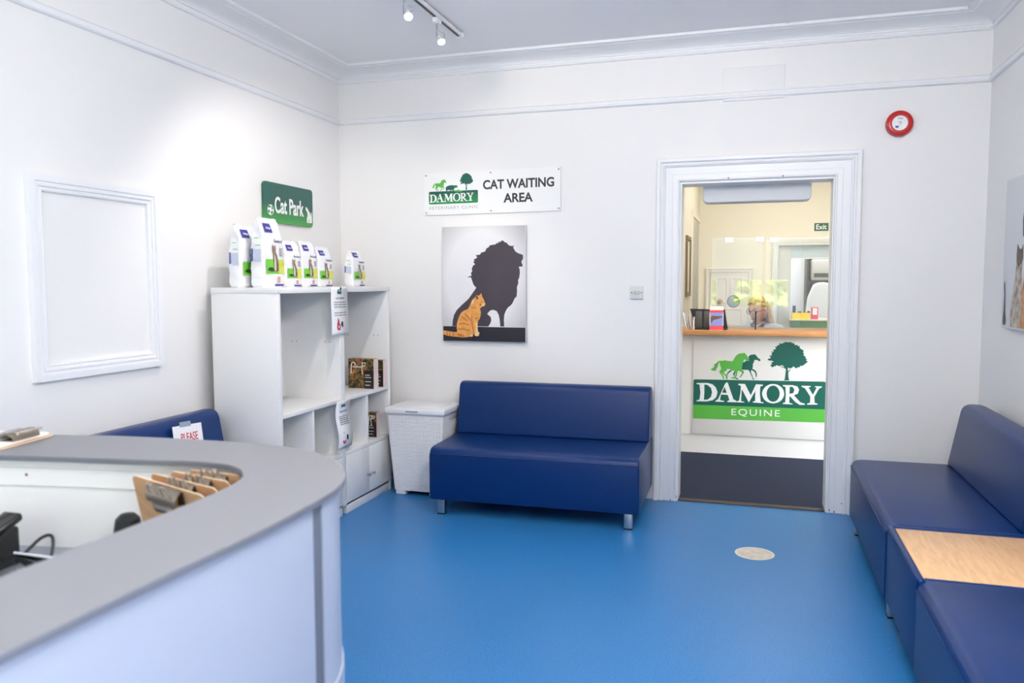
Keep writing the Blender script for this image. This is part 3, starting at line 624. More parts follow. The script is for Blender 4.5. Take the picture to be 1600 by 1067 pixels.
# ================================================================ food bags on top of the unit
bagm = mat('bag_film',(240,241,245),.3,spec=.6,bump=.35,bscale=28)
bag_side = mat('bag_side_print',(196,204,222),.5)
def food_bag(x, y, w, d, h, rot, word, label, seed, group='cat food bags on the shelving unit', lean=0):
    """front faces +x (local), width along y"""
    rnd = random.Random(seed)
    t = thing('cat_food_bag', (0,0,0), label, 'bag', group)
    prof = [(0,.93,.9,0),(.03,1,1,0),(.18,1.02,1.04,0),(.4,1.0,1.02,0),(.6,1,.98,0),(.72,.99,.86,0),(.83,.97,.6,.0),(.92,.96,.34,.0),(.975,.95,.14,-.02),(1.0,.95,.08,-.04)]
    nv = 14; vs = []; K = 28
    def half(v):
        for a, b in zip(prof, prof[1:]):
            if a[0] <= v <= b[0]:
                k = (v-a[0])/(b[0]-a[0]); return [a[i]+(b[i]-a[i])*k for i in (1,2,3)]
        return prof[-1][1:]
    rows = 22
    for j in range(rows+1):
        v = j/rows; a, b, c = half(v)
        hw_, hd_ = w/2*a, d/2*b
        for k in range(K):
            th = 2*PI*k/K; ct, st = math.cos(th), math.sin(th)
            e = .35   # superellipse: boxy section
            px = hd_*math.copysign(abs(ct)**e, ct); py = hw_*math.copysign(abs(st)**e, st)
            wob = .0022*math.sin(9*v*PI+k*.9+seed) + rnd.uniform(-.0009,.0009)
            if abs(st) > .8 and v > .55: py *= 1-.10*math.sin(PI*(v-.55)/.45)*(1 if abs(ct) < .4 else .4)
            vs.append((px+wob*ct+c*d, py+wob*st, h*v+ (0 if j < rows else .006*math.sin(k))))
    mb = MB(); fs = [(j*K+k, j*K+(k+1)%K, (j+1)*K+(k+1)%K, (j+1)*K+k) for j in range(rows) for k in range(K)]
    fs += [tuple(range(K))[::-1], tuple(range(rows*K, rows*K+K))]
    mb.mesh(vs, fs); mb.build('bag_body', bagm, t, ang=70)
    def fx(v): a, b, c = half(v); return d/2*b+c*d
    # printed panels follow the curved faces (thin raised sheets)
    def decal(name, u0, u1, v0, v1, m, face='front', skew=0, lift=.0028, nn=8):
        q = MB(); vv = []
        for j in range(nn+1):
            v = v0+(v1-v0)*j/nn
            for i in (0,.5,1):
                u = u0+(u1-u0)*i + skew*(j/nn-.5)
                a, b, c = half(v)
                if face == 'front': vv.append((d/2*b+c*d+lift, u*w*a, v*h))
                else: vv.append((u*d*b+c*d, -(w/2*a+lift), v*h))
        q.mesh(vv, [(j*3+i, j*3+i+1, (j+1)*3+i+1, (j+1)*3+i) for j in range(nn) for i in (0,1)])
        return q.build(name, m, t)
    # front: y right is +y seen from +x
    decal('brand_patch', -.34, .02, .8, .93, violet, skew=-.03)
    decal('green_band', -.42, .16, .20, .41, mat('bag_green',(112,196,58),.4))
    decal('lime_band', .16, .44, .20, .41, mat('bag_lime',(206,214,92),.4))
    def figure(name, P, m, lift):
        cu = bpy.data.curves.new(name, 'CURVE'); cu.dimensions = '2D'; cu.fill_mode = 'BOTH'
        sp = cu.splines.new('POLY'); sp.points.add(len(P)-1); sp.use_cyclic_u = True
        for q, (a, b) in zip(sp.points, P): q.co = (a, b, 0, 1)
        me = curve_mesh(cu); me.name = name
        for vx in me.vertices:
            u, v = vx.co.x, vx.co.y; vx.co = (fx(v)+lift, u*w*half(v)[0], v*h)
        me.materials.clear(); return link(name, me, m, t, False)
    figure('cat_shadow', [(-.36,.25),(-.3,.285),(-.16,.295),(-.04,.27),(-.04,.235),(-.2,.232)], mat('bag_cat_shadow',(36,70,34),.5), .0036)
    figure('cat_body', [(-.06,.235),(.14,.235),(.16,.27),(.15,.36),(.10,.46),(.05,.52),(-.06,.52),(-.09,.44),(-.07,.34)], mat('bag_cat',(116,96,84),.5,var=.4,vscale=60), .0042)
    figure('cat_head', [(-.1,.5),(-.11,.57),(-.10,.635),(-.06,.60),(.0,.602),(.04,.635),(.055,.56),(.04,.5),(-.02,.48)], mat('bag_cat_light',(150,124,106),.5,var=.4,vscale=60), .0048)
    figure('cat_chest', [(-.05,.25),(.03,.25),(.04,.36),(.0,.48),(-.05,.46),(-.06,.36)], mat('bag_cat_chest',(214,200,186),.5), .0048)
    decal('pink_mark', .1, .24, .07, .155, mat('bag_pink',(206,160,160),.5))
    decal('blue_strip', -.02, .4, .022, .05, violet)
    decal('grey_lines', .24, .38, .46, .58, mat('bag_grey',(170,168,176),.5))
    decal('side_strip', -.34, -.22, .38, .56, mat('bag_blue',(70,88,170),.45), 'side')
    decal('side_table', -.14, .34, .37, .55, bag_side, 'side')
    decal('side_green', -.05, .3, .6, .615, mat('bag_leaf',(150,200,140),.45), 'side')
    decal('side_green', -.15, .2, .705, .72, mat('bag_leaf',(150,200,140),.45), 'side')
    text('bag_lettering', word, w*.42, h*.05, greyv, (fx(.68)+.0022,.0,h*.655), LEFT, t, .004)
    text('brand_lettering', 'Virbac', w*.24, h*.035, offwhite, (fx(.86)+.004,-w*.26,h*.845), LEFT, t, .004)
    t.location = (x,y,UZ); t.rotation_euler = (0,lean,math.radians(rot)); return t
greyv = mat('slate_ink',(92,92,122),.5)
food_bag(.205,3.615,.185,.082,.325,0,'Senior','tall cat food bag at the left end of the shelving top, half hidden',1)
food_bag(.318,3.648,.19,.088,.36,0,'Senior','tallest cat food bag, second from the left on the shelving top',2)
food_bag(.262,3.94,.15,.066,.255,-4,'Senior','small cat food bag right beside the tallest one',3)
food_bag(.268,4.10,.15,.068,.262,-4,'Adult','small cat food bag in the middle of the row of three small ones',4)
food_bag(.272,4.27,.15,.07,.235,-4,'Adult','small cat food bag nearest the gap in the row',5)
food_bag(.325,4.59,.165,.068,.232,0,'Senior','small cat food bag standing alone at the right end',6)
# ================================================================ notices taped to the unit
def notice(label, x, y0, y1, z0, z1, title, curl, nlines):
    t = thing('taped_notice', (x,(y0+y1)/2,z1), label, 'notice', 'notices taped to the shelving unit')
    q = MB(); vs = []; n_ = 16
    def bow(v): return curl*math.sin(PI*2*v)*.5 + .003 + .012*abs(curl)*(1-v)*10*.1
    for j in range(n_+1):
        v = j/n_
        for i in range(2):
            vs.append((x+bow(v), y0+(y1-y0)*i - .12*curl*math.sin(PI*v), z0+(z1-z0)*v))
    q.mesh(vs, [(j*2, j*2+1, (j+1)*2+1, (j+1)*2) for j in range(n_)])
    o = q.build('sheet', paper, t)
    md = o.modifiers.new('thickness','SOLIDIFY'); md.thickness = .0006
    w, h = y1-y0, z1-z0
    def at(u, v): return (x+bow(v)+.0012, y0+w*u, z0+h*v)
    shapes('logo', [[(0,0),(46,0),(46,16),(0,16)],circ(38,30,10),[(36,16),(40,16),(40,24),(36,24)],[(2,18),(20,18),(22,28),(8,26)]], dkgreen, at(.36,.86), LEFT, t)
    text('title', title, w*.5, h*.035, mat('violet_ink',(120,100,150),.6), at(.26,.755), LEFT, t, .004)
    ls = [.66,.62,.58,.54,.50] if nlines == 5 else [.68,.63,.58,.46,.41]
    rn = random.Random(nlines)
    for v in ls:
        a = rn.uniform(.14,.22)
        text('text_line', 'nnunnn unnun nnunn', w*(1-2*a), h*.017, greyink, at(a,v), LEFT, t, .0)
    shapes('red_mark', [[(0,10),(14,0),(34,4),(36,30),(26,40),(20,62),(10,70),(6,50),(0,36)],[(12,12),(26,12),(26,28),(14,30)]], mat('crimson_ink',(200,40,80),.6), at(.3,.1), LEFT, t)
    shapes('dark_mark', [[(0,12),(10,8),(12,0),(20,8),(20,30),(10,38),(0,30)]], charcoal, at(.54,.15), LEFT, t)
    MB().box(x-.001,x+.0015,y0+w*.3,y0+w*.7,z1-.012,z1+.006).build('tape', mat('clear_tape',(150,165,185),.25), t) if False else None
    return t
notice('white notice headed CAT HIDES taped to the top edge of the unit', .487, 4.003,4.195,1.074,1.349,'CAT HIDES',.004,4)
notice('curling white notice hanging from the middle shelf of the unit', .487, 4.045,4.212,.405,.688,'CAT BLANKETS',.02,5)
# ================================================================ gift bags in the unit
fl = bpy.data.materials.new('floral_print'); fl.use_nodes = True
n = fl.node_tree.nodes; l = fl.node_tree.links; b = n['Principled BSDF']; b.inputs['Roughness'].default_value = .35
tc = n.new('ShaderNodeTexCoord'); vn = n.new('ShaderNodeTexNoise'); vn.inputs['Scale'].default_value = 26; vn.inputs['Detail'].default_value = 5; vn.inputs['Distortion'].default_value = 1.2
rp = n.new('ShaderNodeValToRGB'); l.new(tc.outputs['Object'], vn.inputs['Vector']); l.new(vn.outputs[0], rp.inputs[0]); l.new(rp.outputs[0], b.inputs['Base Color'])
e = rp.color_ramp.elements; e[0].position = .34; e[0].color = (*lin((26,24,22)),1); e[1].position = .46; e[1].color = (*lin((62,70,38)),1)
for p_, c_ in ((.53,(140,112,62)),(.58,(190,90,60)),(.63,(92,104,60)),(.7,(214,196,150))):
    q = e.new(p_); q.color = (*lin(c_),1)
rope = mat('white_rope',(240,238,232),.7); pinkc = mat('pale_pink_card',(236,214,210),.5); darkpan = mat('charcoal_card',(38,36,36),.4)
def gift_bag(label, x0, x1, y0, y1, z0, z1, panel, handles=True, plain=False):
    t = thing('gift_bag', ((x0+x1)/2,(y0+y1)/2,z0), label, 'gift bag', 'floral gift bags in the shelving unit')
    MB().box(x0,x1,y0,y1,z0,z1,.001).build('bag_body', fl, t, False)
    MB().box(x1-.0002,x1+.0012,y0+.001,y1-.001,z0+.001,z1-.001).build('side_gusset', pinkc, t, False)
    w = x1-x0; h = z1-z0
    if panel:
        MB().box(x0+w*panel,x1-.001,y0-.0012,y0,z0+.001,z0+h*.62).build('dark_panel', darkpan, t, False)
        for k, (v, f) in enumerate(((.44,.5),(.36,.62),(.22,.6),(.1,.5))):
            MB().box(x0+w*(panel+.05),x0+w*(panel+.05)+w*(1-panel)*f,y0-.0022,y0-.001,z0+h*v,z0+h*(v+.035)).build('printed_line', mat('faded_white_ink',(190,186,180),.6), t, False)
    if handles:
        rp_ = MB(); pts = []
        a, b2 = x0+w*.14, x0+w*.64
        for s in range(17):
            u = s/16; pts.append((a+(b2-a)*u, y0-.006, z1-h*.12-h*.20*math.sin(PI*u)*(1 if .1 < u < .9 else .6)))
        rp_.tube([(a-.004,y0-.004,z1-h*.5),(a,y0-.006,z1-h*.2),(a+.006,y0-.007,z1-h*.12),(a+.022,y0-.006,z1-h*.13),(a+.03,y0-.006,z1-h*.2)], .0035, 8)
        rp_.tube([(a+.012,y0-.009,z1-h*.27),(b2-.02,y0-.009,z1-h*.27),(b2+.01,y0-.008,z1-h*.22),(b2+.012,y0-.007,z1-h*.14),(b2-.01,y0-.007,z1-h*.12),(b2-.016,y0-.006,z1-h*.3),(b2-.012,y0-.005,z1-h*.52)], .0035, 8)
        rp_.build('rope_handle', rope, t)
    return t
gift_bag('wide floral gift bag with white rope handles on the upper right shelf', .282,.462,4.565,4.63,.697,.888, .62)
gift_bag('floral gift bag partly hidden behind the wide one', .30,.478,4.668,4.714,.697,.872, .62, False)
gift_bag('narrow floral gift bag in the small compartment by the hamper', .392,.452,4.615,4.66,.374,.535, .02, True)
gift_bag('small brown gift bag below the curling notice', .44,.474,4.172,4.215,.374,.43, 0, False)
# ================================================================ reception desk
CT = .95
outer = spline([(1.962,-.45),(1.965,.3),(1.97,.8),(1.982,1.15),(1.974,1.371),(1.951,1.49),(1.885,1.607),(1.784,1.703),(1.645,1.766),(1.436,1.785),(1.114,1.767),(.944,1.735),(.25,1.62)], 8)
inner = spline([(1.75,-.45),(1.75,.3),(1.752,.9),(1.752,1.291),(1.733,1.43),(1.703,1.486),(1.662,1.527),(1.6,1.556),(1.5,1.558),(1.365,1.536),(1.186,1.512),(1.007,1.483),(.25,1.36)], 8)
ok_ = thing('reception_desk', (1.5,1.0,0), 'curved grey topped white reception desk in the left foreground', 'desk')
def ribbon(a, b, z0, z1):
    n_ = len(a); vs = []
    for p, q in zip(a, b): vs += [(p.x,p.y,z0),(q.x,q.y,z0),(p.x,p.y,z1),(q.x,q.y,z1)]
    fs = []
    for i in range(n_-1):
        o, k = i*4, i*4+4
        fs += [(o,o+1,k+1,k),(o+2,k+2,k+3,o+3),(o,k,k+2,o+2),(o+1,o+3,k+3,k+1)]
    fs += [(0,2,3,1),(4*n_-4,4*n_-3,4*n_-1,4*n_-2)]
    m = MB(); m.mesh(vs, fs); return m
def inset(P, d):
    out = []
    for i, p in enumerate(P):
        t = (P[min(i+1,len(P)-1)]-P[max(i-1,0)]).normalized(); nn = Vector((-t.y,t.x,0)); out.append(p+nn*d)
    return out
greytop = mat('grey_laminate_top',(128,129,135),.45,bump=.05,bscale=300)
edgem = mat('dark_grey_edging',(104,108,120),.45)
ribbon(outer, inner, CT-.004, CT).build('worktop', greytop, ok_, ang=30)
ribbon(inset(outer,.0005), inset(inner,-.0005), CT-.014, CT-.004).build('edging', edgem, ok_, ang=30)
o1 = inset(outer,.014); o2 = inset(outer,.032)
js = max(i for i, p in enumerate(outer) if p.y < 1.36 and p.x > 1.9); je = js+1
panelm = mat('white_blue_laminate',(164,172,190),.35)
ribbon(o1[:js+1], o2[:js+1], 0, CT-.014).build('front_panel', panelm, ok_, ang=30)
j3 = next(i for i, p in enumerate(outer) if p.x < 1.5)
ribbon(o1[je+1:j3+1], o2[je+1:j3+1], .53, CT-.014).build('curved_panel', panelm, ok_, ang=30)
ribbon(inset(outer,.009)[je+1:j3+1], o2[je+1:j3+1], 0, .53).build('lower_skirt', panelm, ok_, ang=30)
ribbon(o1[j3:], o2[j3:], 0, CT-.014).build('far_panel', panelm, ok_, ang=30)
ribbon(inset(outer,.017)[js:je+2], o2[js:je+2], 0, CT-.014).build('joint_strip', mat('grey_joint',(98,104,118),.5), ok_, ang=30)
i1 = inset(inner,-.035); i2 = inset(inner,-.05); i3 = inset(inner,-.028)
ribbon(i1, i2, .71, CT-.014).build('inner_panel', white_lam, ok_, ang=30)
ribbon(i3, i1, .868, .912).build('inner_rail', white_lam, ok_, ang=30)
MB().lathe([(0,.001),(.004,.001),(.004,0)], (1.047,1.517,.895), (.13,-.99,0), 10).build('screw_hole', mat('brown_plug',(150,100,80),.6), ok_)
dk = [(p.x,p.y) for p in i2 if p.y > .45]+[(.25,.45)]
MB().prism([(p.x,p.y) for p in i2]+[(.25,.9),(1.2,.9),(1.2,-.45)], 'xy', .685,.71).build('desk_surface', mat('grey_desk',(150,154,164),.5), ok_, False)
# ---- clipboards
wood = mat('hardboard',(200,160,122),.55,var=.08,vscale=30); edge_w = mat('pale_board_edge',(226,204,176),.6)
clipm = mat('nickel_clip',(150,140,126),.3,.9)
def clipboard(label, group, w=.2, h=.28, papers=False, clipk=1.0, clipz=1.0):
    """local: X right, Y up (origin top left), Z out of the face"""
    t = thing('clipboard', (0,0,0), label, 'clipboard', group)
    P = [(a, b-h) for a, b in rrect(w,h,.014)]
    MB().prism(P,'xy',-.003,0,.0008,1).build('board', wood, t, ang=40)
    q = MB(); n_ = len(P)
    q.mesh([(a,b,z) for a,b in P for z in (-.0032,.0002)], [])
    ed = MB(); pr_ = [(a*1.002-.0002, b*1.0015+.0002) for a,b in P]
    vv = [(a,b,z) for a,b in pr_ for z in (-.0029,-.0001)]
    ed.mesh(vv, [(2*i,2*((i+1)%n_),2*((i+1)%n_)+1,2*i+1) for i in range(n_)]); ed.build('board_edge', edge_w, t)
    q.bm.free()
    cx = w*.5; k = clipk
    if papers: MB().box(.008,w-.008,-h+.02,-.012,.0005,.008,.001).build('papers', paper, t)
    zc = .008 if papers else 0
    zd = clipz
    c = MB(); c.box(cx-.05*k,cx+.05*k,-.045,-.006,zc,zc+.002,.0008); c.build('clip_plate', clipm, t)
    a = MB(); pr2 = [(-.056,zc+.003*zd),(-.048,zc+.013*zd),(-.034,zc+.022*zd),(-.018,zc+.022*zd),(-.006,zc+.014*zd),(-.003,zc+.003*zd),(-.008,zc+.003*zd),(-.012,zc+.012*zd),(-.03,zc+.017*zd),(-.044,zc+.011*zd)]
    a.prism(pr2,'yz',cx-.046*k,cx+.046*k); a.build('clip_jaw', clipm, t, ang=60)
    lv = MB()
    for q_ in (-1,1): lv.tube([(cx+q_*.03*k,-.02,zc+.018*zd),(cx+q_*.034*k,.004,zc+.022*zd),(cx+q_*.026*k,.018,zc+.024*zd),(cx+q_*.012*k,.018,zc+.024*zd),(cx+q_*.008*k,.002,zc+.022*zd),(cx+q_*.01*k,-.02,zc+.018*zd)], .0024, 8)
    lv.build('clip_lever', mat('bright_nickel',(205,198,188),.2,.95), t)
    bl_ = MB(); bl_.prism([(-.03,zc+.02*zd),(-.05,zc+.022*zd),(-.07,zc+.016*zd),(-.078,zc+.004),(-.074,zc+.003),(-.066,zc+.012*zd),(-.05,zc+.017*zd),(-.03,zc+.016*zd)],'yz',cx-.03*k,cx+.03*k); bl_.build('clip_bill', mat('bright_nickel',(205,198,188),.2,.95), t, ang=60)
    return t
def pose(t, tl, X, Yd):
    X = Vector(X).normalized(); Yu = (-Vector(Yd)).normalized(); Z = X.cross(Yu).normalized(); Yu = Z.cross(X)
    m = Matrix((X,Yu,Z)).transposed().to_4x4(); m.translation = tl
    t.location = tl; t.rotation_euler = m.to_euler()
boards = [((1.432,1.450,.937),(.987,-.035,-.158),(-.029,.080,-.200),.203,'front clipboard of the row standing in the desk well'),
 ((1.464,1.474,.938),(.991,-.006,-.133),(-.026,.071,-.200),.181,'second clipboard in the row standing in the desk well'),
 ((1.497,1.498,.939),(.994,.045,-.102),(-.023,.062,-.201),.157,'third clipboard in the row standing in the desk well'),
 ((1.531,1.518,.940),(.991,.120,-.060),(-.019,.054,-.201),.133,'rearmost clipboard in the row, at the curve of the desk')]
for k, (tlp, Wv, Hv, cw, lab) in enumerate(boards):
    c = clipboard(lab, 'clipboards standing in the desk well', w=cw, h=.205, clipk=.9 if k == 0 else .7, clipz=1.2 if k == 0 else .75)
    pose(c, Vector(tlp), Vector(Wv), Vector(Hv))
    if k == 0:
        MB().box(.014,.03,-.028,-.016,.0002,.0012).build('corner_label', black, c, False)
        MB().box(.125,.165,-.026,-.008,.001,.006,.002).build('black_tag', black, c)
c = clipboard('clipboard with papers lying on the far side of the desk top', None, papers=True)
pose(c, Vector((.93,1.715,CT+.0045)), Vector((.06,-.36,0)), Vector((-.36,-.06,0)))
# ---- things on the inner desk
ph = thing('desk_telephone', (1.09,1.36,.71), 'black angular desk telephone at the left edge of the inner desk', 'telephone')
MB().prism([(1.27,.71),(1.42,.71),(1.42,.80),(1.405,.805),(1.27,.745)],'yz',.96,1.13,.006,3).build('phone_body', black, ph)
MB().prism([(1.26,.75),(1.42,.818),(1.415,.836),(1.255,.772)],'yz',1.09,1.145,.006,3).build('handset', mat('black_gloss',(12,14,16),.2), ph)
MB().prism([(1.30,.759),(1.39,.797),(1.389,.800),(1.299,.762)],'yz',.985,1.06).build('keypad', mat('dark_grey',(52,56,60),.5), ph)
cb = MB(); cb.tube(spline([(1.14,1.33,.715),(1.17,1.38,.74),(1.19,1.42,.775),(1.215,1.43,.78),(1.235,1.41,.75),(1.245,1.38,.714)],6), .004, 8)
tag(cb.build('phone_cord', black), 'black cord looping up from the inner desk beside the telephone', 'cord')
ay = thing('acrylic_tray', (1.27,1.27,.71), 'clear acrylic tray on the inner desk below the cord', 'tray')
m = MB(); m.box(1.18,1.36,1.22,1.36,.711,.715,.001); m.build('tray_base', glass, ay)
m = MB(); m.box(1.18,1.36,1.357,1.36,.715,.76,.001); m.box(1.18,1.183,1.22,1.357,.715,.76,.001); m.box(1.357,1.36,1.22,1.357,.715,.76,.001); m.build('tray_wall', glass, ay)
MB().tube([(1.18,1.36,.76),(1.36,1.36,.76)], .003, 8).build('tray_rim', mat('frosted_acrylic',(214,218,230),.3), ay)
spk = thing('desk_speaker', (1.375,1.50,.71), 'small black rounded speaker against the inner white panel', 'speaker')
MB().lathe([(0,0),(.028,0),(.031,.01),(.031,.085),(.027,.108),(.016,.119),(0,.122)], (1.375,1.495,.71), (0,0,1), 28).build('speaker_body', black, spk)
MB().lathe([(.0315,.03),(.032,.035),(.032,.075),(.0315,.08)], (1.375,1.495,.71), (0,0,1), 28).build('speaker_mesh', mat('dark_grey',(52,56,60),.5), spk)
# ================================================================ hatch counter beyond the door
hc = thing('hatch_counter', (2.9,LOBY+.06,0), 'white panelled reception hatch counter with oak ledge beyond the door', 'counter')
hp_ = mat('hatch_white',(240,238,234),.45)
MB().box(2.195,4.6,LOBY,LOBY+.12,.15,.955).build('carcass', hp_, hc, False)
MB().box(2.322,4.4,LOBY-.012,LOBY,.155,.955,.002).build('front_panel', hp_, hc)
MB().box(2.19,4.6,LOBY+.012,LOBY+.118,-.002,.15).build('plinth', hp_, hc, False)
oak = mat('oak_ledge',(196,140,88),.4,var=.12,vscale=8,stretch=(1,10,10))
MB().box(2.195,4.7,LOBY-.17,LOBY+.42,.962,1.0,.004).build('ledge', oak, hc)
MB().box(2.195,4.6,LOBY+.12,LOBY+.42,.70,.735).build('inner_desk', hp_, hc, False)
# ---- equine sign on the panel
es = thing('equine_sign', (2.327,LOBY,.28), 'DAMORY EQUINE sign with horses and tree on the hatch counter front', 'sign')
eo = (2.327,LOBY-.0125,.28)
def clip_poly(P): return P
shapes('banner', [[(0,0+112),(994,112+4),(994,312),(990,325),(982,331),(12,317),(4,313),(0,303)]], dkgreen, eo, BACK, es, 0, .002)
shapes('strip', [[(0,112),(0,6),(6,0),(988,14),(995,20),(994,116)]], ltgreen, eo, BACK, es, 0, .002)
shapes('lettering', DAMORY_ART, offwhite, eo, BACK, es, .0026)
EX = (Vector((1,0,.012)).normalized(), Vector((0,0,1)))
text('strip_lettering','EQUINE',.365,.062, offwhite, (2.327+.298,LOBY-.0125,.28+.030), EX, es, .0, .0026, space=1.2)
shapes('dark_horse', DARK_HORSE_ART, dkgreen, eo, BACK, es, .001)
shapes('green_horse', HORSE_ART, ltgreen, eo, BACK, es, .0022)
shapes('tree', TREE_ART, dkgreen, eo, BACK, es, .001)
# ---- glass screen
gs_edge = mat('glass_edge_glint',(232,240,238),.25)  # pale opaque colour stands in for light caught along the pane edge
for i, (x0,x1,zt,lab) in enumerate(((2.45,2.835,1.722,'left pane of the clear screen on the oak ledge, with round speak through disc'),(2.862,4.3,1.716,'right pane of the clear screen on the oak ledge'))):
    t = thing('glass_screen', ((x0+x1)/2,LOBY+.1,1.0), lab, 'screen')
    MB().box(x0,x1,LOBY+.097,LOBY+.103,1.0,zt-.004).build('pane', screen_glass, t, False)
    MB().box(x0,x1,LOBY+.0965,LOBY+.1035,zt-.004,zt,.001).build('top_edge', gs_edge, t)
    if i == 0: MB().lathe([(.047,0),(.049,.004),(.046,.008),(0,.0085)], (2.622,LOBY+.097,1.221),(0,-1,0),36).build('speak_through_disc', mat('dark_mirror',(150,152,148),.04,1), t)
    for xx in ((x0+.13) if i == 0 else x0+.06, x1-.02 if i == 0 else x1-.1): MB().box(xx-.03,xx+.03,LOBY+.09,LOBY+.11,zt-.03,zt+.006,.002).build('top_clip', white_pl, t)
pst = MB().tube([(2.795,LOBY+.06,1.0),(2.795,LOBY+.06,1.142)], .005, 10).build('pen_post', black)
tag(pst, 'thin black post standing on the oak ledge between the two panes', 'post')
# ---- leaflets
lf = thing('leaflet_holder', (2.44,LOBY-.02,1.0), 'black angled leaflet holder on the left of the oak ledge', 'leaflet holder')
MB().prism([(2.335,1.0),(2.29,1.163),(2.56,1.158),(2.585,1.0)],'xz',LOBY+.0,LOBY+.006).build('back_board', black, lf, False)
MB().box(2.335,2.58,LOBY-.06,LOBY+.0,1.0,1.012,.002).build('base', black, lf)
for x in (2.335,2.40,2.455): MB().box(x,x+.05,LOBY-.006,LOBY-.001,1.013,1.145-.01*(x>2.4),.001).build('dark_leaflet', mat('dark_leaflet_print',(84,80,76),.4), lf)
le = thing('red_leaflet', (2.5,LOBY-.08,1.0), 'red and blue leaflet with a bird picture standing before the black holder', 'leaflet')
lo = (2.448,LOBY-.082,1.0)
shapes('leaflet_card', [[(0,0),(106,0),(106,186),(0,186)]], mat('leaflet_white',(246,240,230),.4), lo, BACK, le, 0, .0015)
shapes('red_band', [[(0,2),(106,2),(106,34),(0,34)],[(0,136),(106,136),(106,156),(0,156)]], mat('leaflet_red',(222,80,88),.4), lo, BACK, le, .0016, .0003)
shapes('blue_picture', [[(4,34),(102,34),(102,136),(4,136)]], mat('leaflet_blue',(140,150,216),.4), lo, BACK, le, .0016, .0003)
shapes('bird_picture', [[(10,50),(30,78),(60,86),(92,98),(100,108),(60,110),(20,112),(6,96),(10,80)]], mat('leaflet_brown',(120,88,70),.5), lo, BACK, le, .0022, .0003)
for k in range(4):
    x = 2.275+.016*k
    t = thing('pale_leaflet', (x,LOBY-.05,1.0), 'pale leaflet leaning in the fan at the left end of the oak ledge', 'leaflet', 'fan of pale leaflets on the ledge')
    m = MB(); m.prism([(x,1.001),(x+.004,1.001),(x-.03+.012*k,1.13-.01*k),(x-.034+.012*k,1.13-.01*k)],'xz',LOBY-.09,LOBY+.02)
    m.build('leaflet_sheet', [paper, mat('leaflet_grey',(190,196,196),.5), mat('leaflet_pink',(214,190,190),.5), paper][k], t, False)
# ---- air curtain over the lobby side of the door
acu = thing('air_curtain', (2.78,D+TH+.07,1.9), 'pale rounded heater casing hanging behind the door lintel', 'heater')
q = [(a+2.458, b+1.872) for a, b in rrect(.645,.2,.03)]
MB().prism(q,'xz',D+TH+.002,D+TH+.13,.008,3).build('casing', mat('pale_grey_plastic',(226,228,232),.45), acu, ang=50)
MB().box(2.50,3.06,D+TH+.03,D+TH+.1,1.870,1.8735).build('air_grille', mat('light_grey_slot',(205,208,214),.6), acu, False)
# ---- far room wall things
ex = thing('exit_sign', (3.46,FARY,2.0), 'green Exit sign on the cream wall above the far opening', 'sign')
shapes('panel', [[(0,0),(140,0),(140,82),(0,82)]], mat('exit_green',(16,92,62),.4), (3.372,FARY,1.912), BACK, ex, .002, .002)
text('lettering','Exit',.102,.052, offwhite, (3.390,FARY-.004,1.928), BACK, ex, .012)
pf = thing('wall_picture', (2.19,7.4,1.25), 'narrow brown framed picture on the far room left wall', 'picture')
sweep([(2.19,7.2,1.25),(2.19,7.2,1.79),(2.19,7.62,1.79),(2.19,7.62,1.25)], [(0,0),(0,.02),(.03,.02),(.035,.006)], (1,0,0), mat('brown_frame',(120,104,80),.5), 'frame', pf, True)
MB().box(2.19,2.196,7.23,7.59,1.28,1.76).build('print', mat('cream_print',(222,214,190),.6), pf, False)
pb = thing('pin_board', (2.19,8.3,1.0), 'tall grey fabric pin board on the far room left wall', 'board')
MB().box(2.19,2.2,7.85,8.78,.9,2.02).build('fabric', mat('grey_felt',(196,190,178),.9,var=.15,vscale=40), pb, False)
sweep([(2.19,7.78,.86),(2.19,7.78,2.07),(2.19,8.85,2.07),(2.19,8.85,.86)], [(0,0),(0,.02),(.06,.02),(.07,.01)], (1,0,0), creamm, 'frame', pb, True)
dp = thing('door_notice', (2.62,FARY,1.05), 'white papers pinned beside the low panelled door', 'notice')
for x, z in ((2.73,1.0),(2.83,1.02)): MB().box(x,x+.09,FARY-.004,FARY-.001,z,z+.12).build('sheet', paper, dp, False)
# ---- office seen through the far opening
bl = thing('office_blind', (3.6,FARY+.06,1.7), 'pale blue roller blind at the head of the far opening', 'blind')
MB().box(3.15,4.28,FARY+.045,FARY+.05,1.632,1.765).build('blind_cloth', mat('pale_blue_cloth',(196,212,220),.7), bl, False)
MB().box(3.15,4.28,FARY+.04,FARY+.056,1.62,1.634,.003).build('bottom_bar', white_pl, bl)
gc = thing('green_cabinet', (3.55,8.7,0), 'low cabinet with dark green front in the far room', 'cabinet')
MB().box(3.142,3.95,8.5,8.85,0,.985).build('body', mat('cabinet_green',(66,118,66),.5), gc, False)
MB().box(3.13,3.96,8.49,8.86,.985,1.0,.002).build('cabinet_top', mat('pale_beech',(226,214,190),.5), gc)
yt = thing('letter_tray', (3.24,8.62,1.0), 'yellow tray on the green cabinet', 'tray')
m = MB(); m.box(3.15,3.32,8.55,8.7,1.0,1.005); m.box(3.15,3.32,8.55,8.555,1.005,1.065); m.box(3.15,3.155,8.555,8.7,1.005,1.06); m.box(3.315,3.32,8.555,8.7,1.005,1.06)
m.build('tray_body', mat('yellow_plastic',(240,208,20),.4), yt, False)
MB().box(3.165,3.305,8.565,8.69,1.006,1.05).build('papers', mat('tan_paper',(196,160,90),.6), yt, False)
pb2 = thing('pink_box', (3.37,8.6,1.0), 'small pink box with white front on the green cabinet', 'box')
MB().box(3.335,3.40,8.56,8.62,1.0,1.12,.003).build('box_body', mat('pink_card',(222,50,100),.5), pb2)
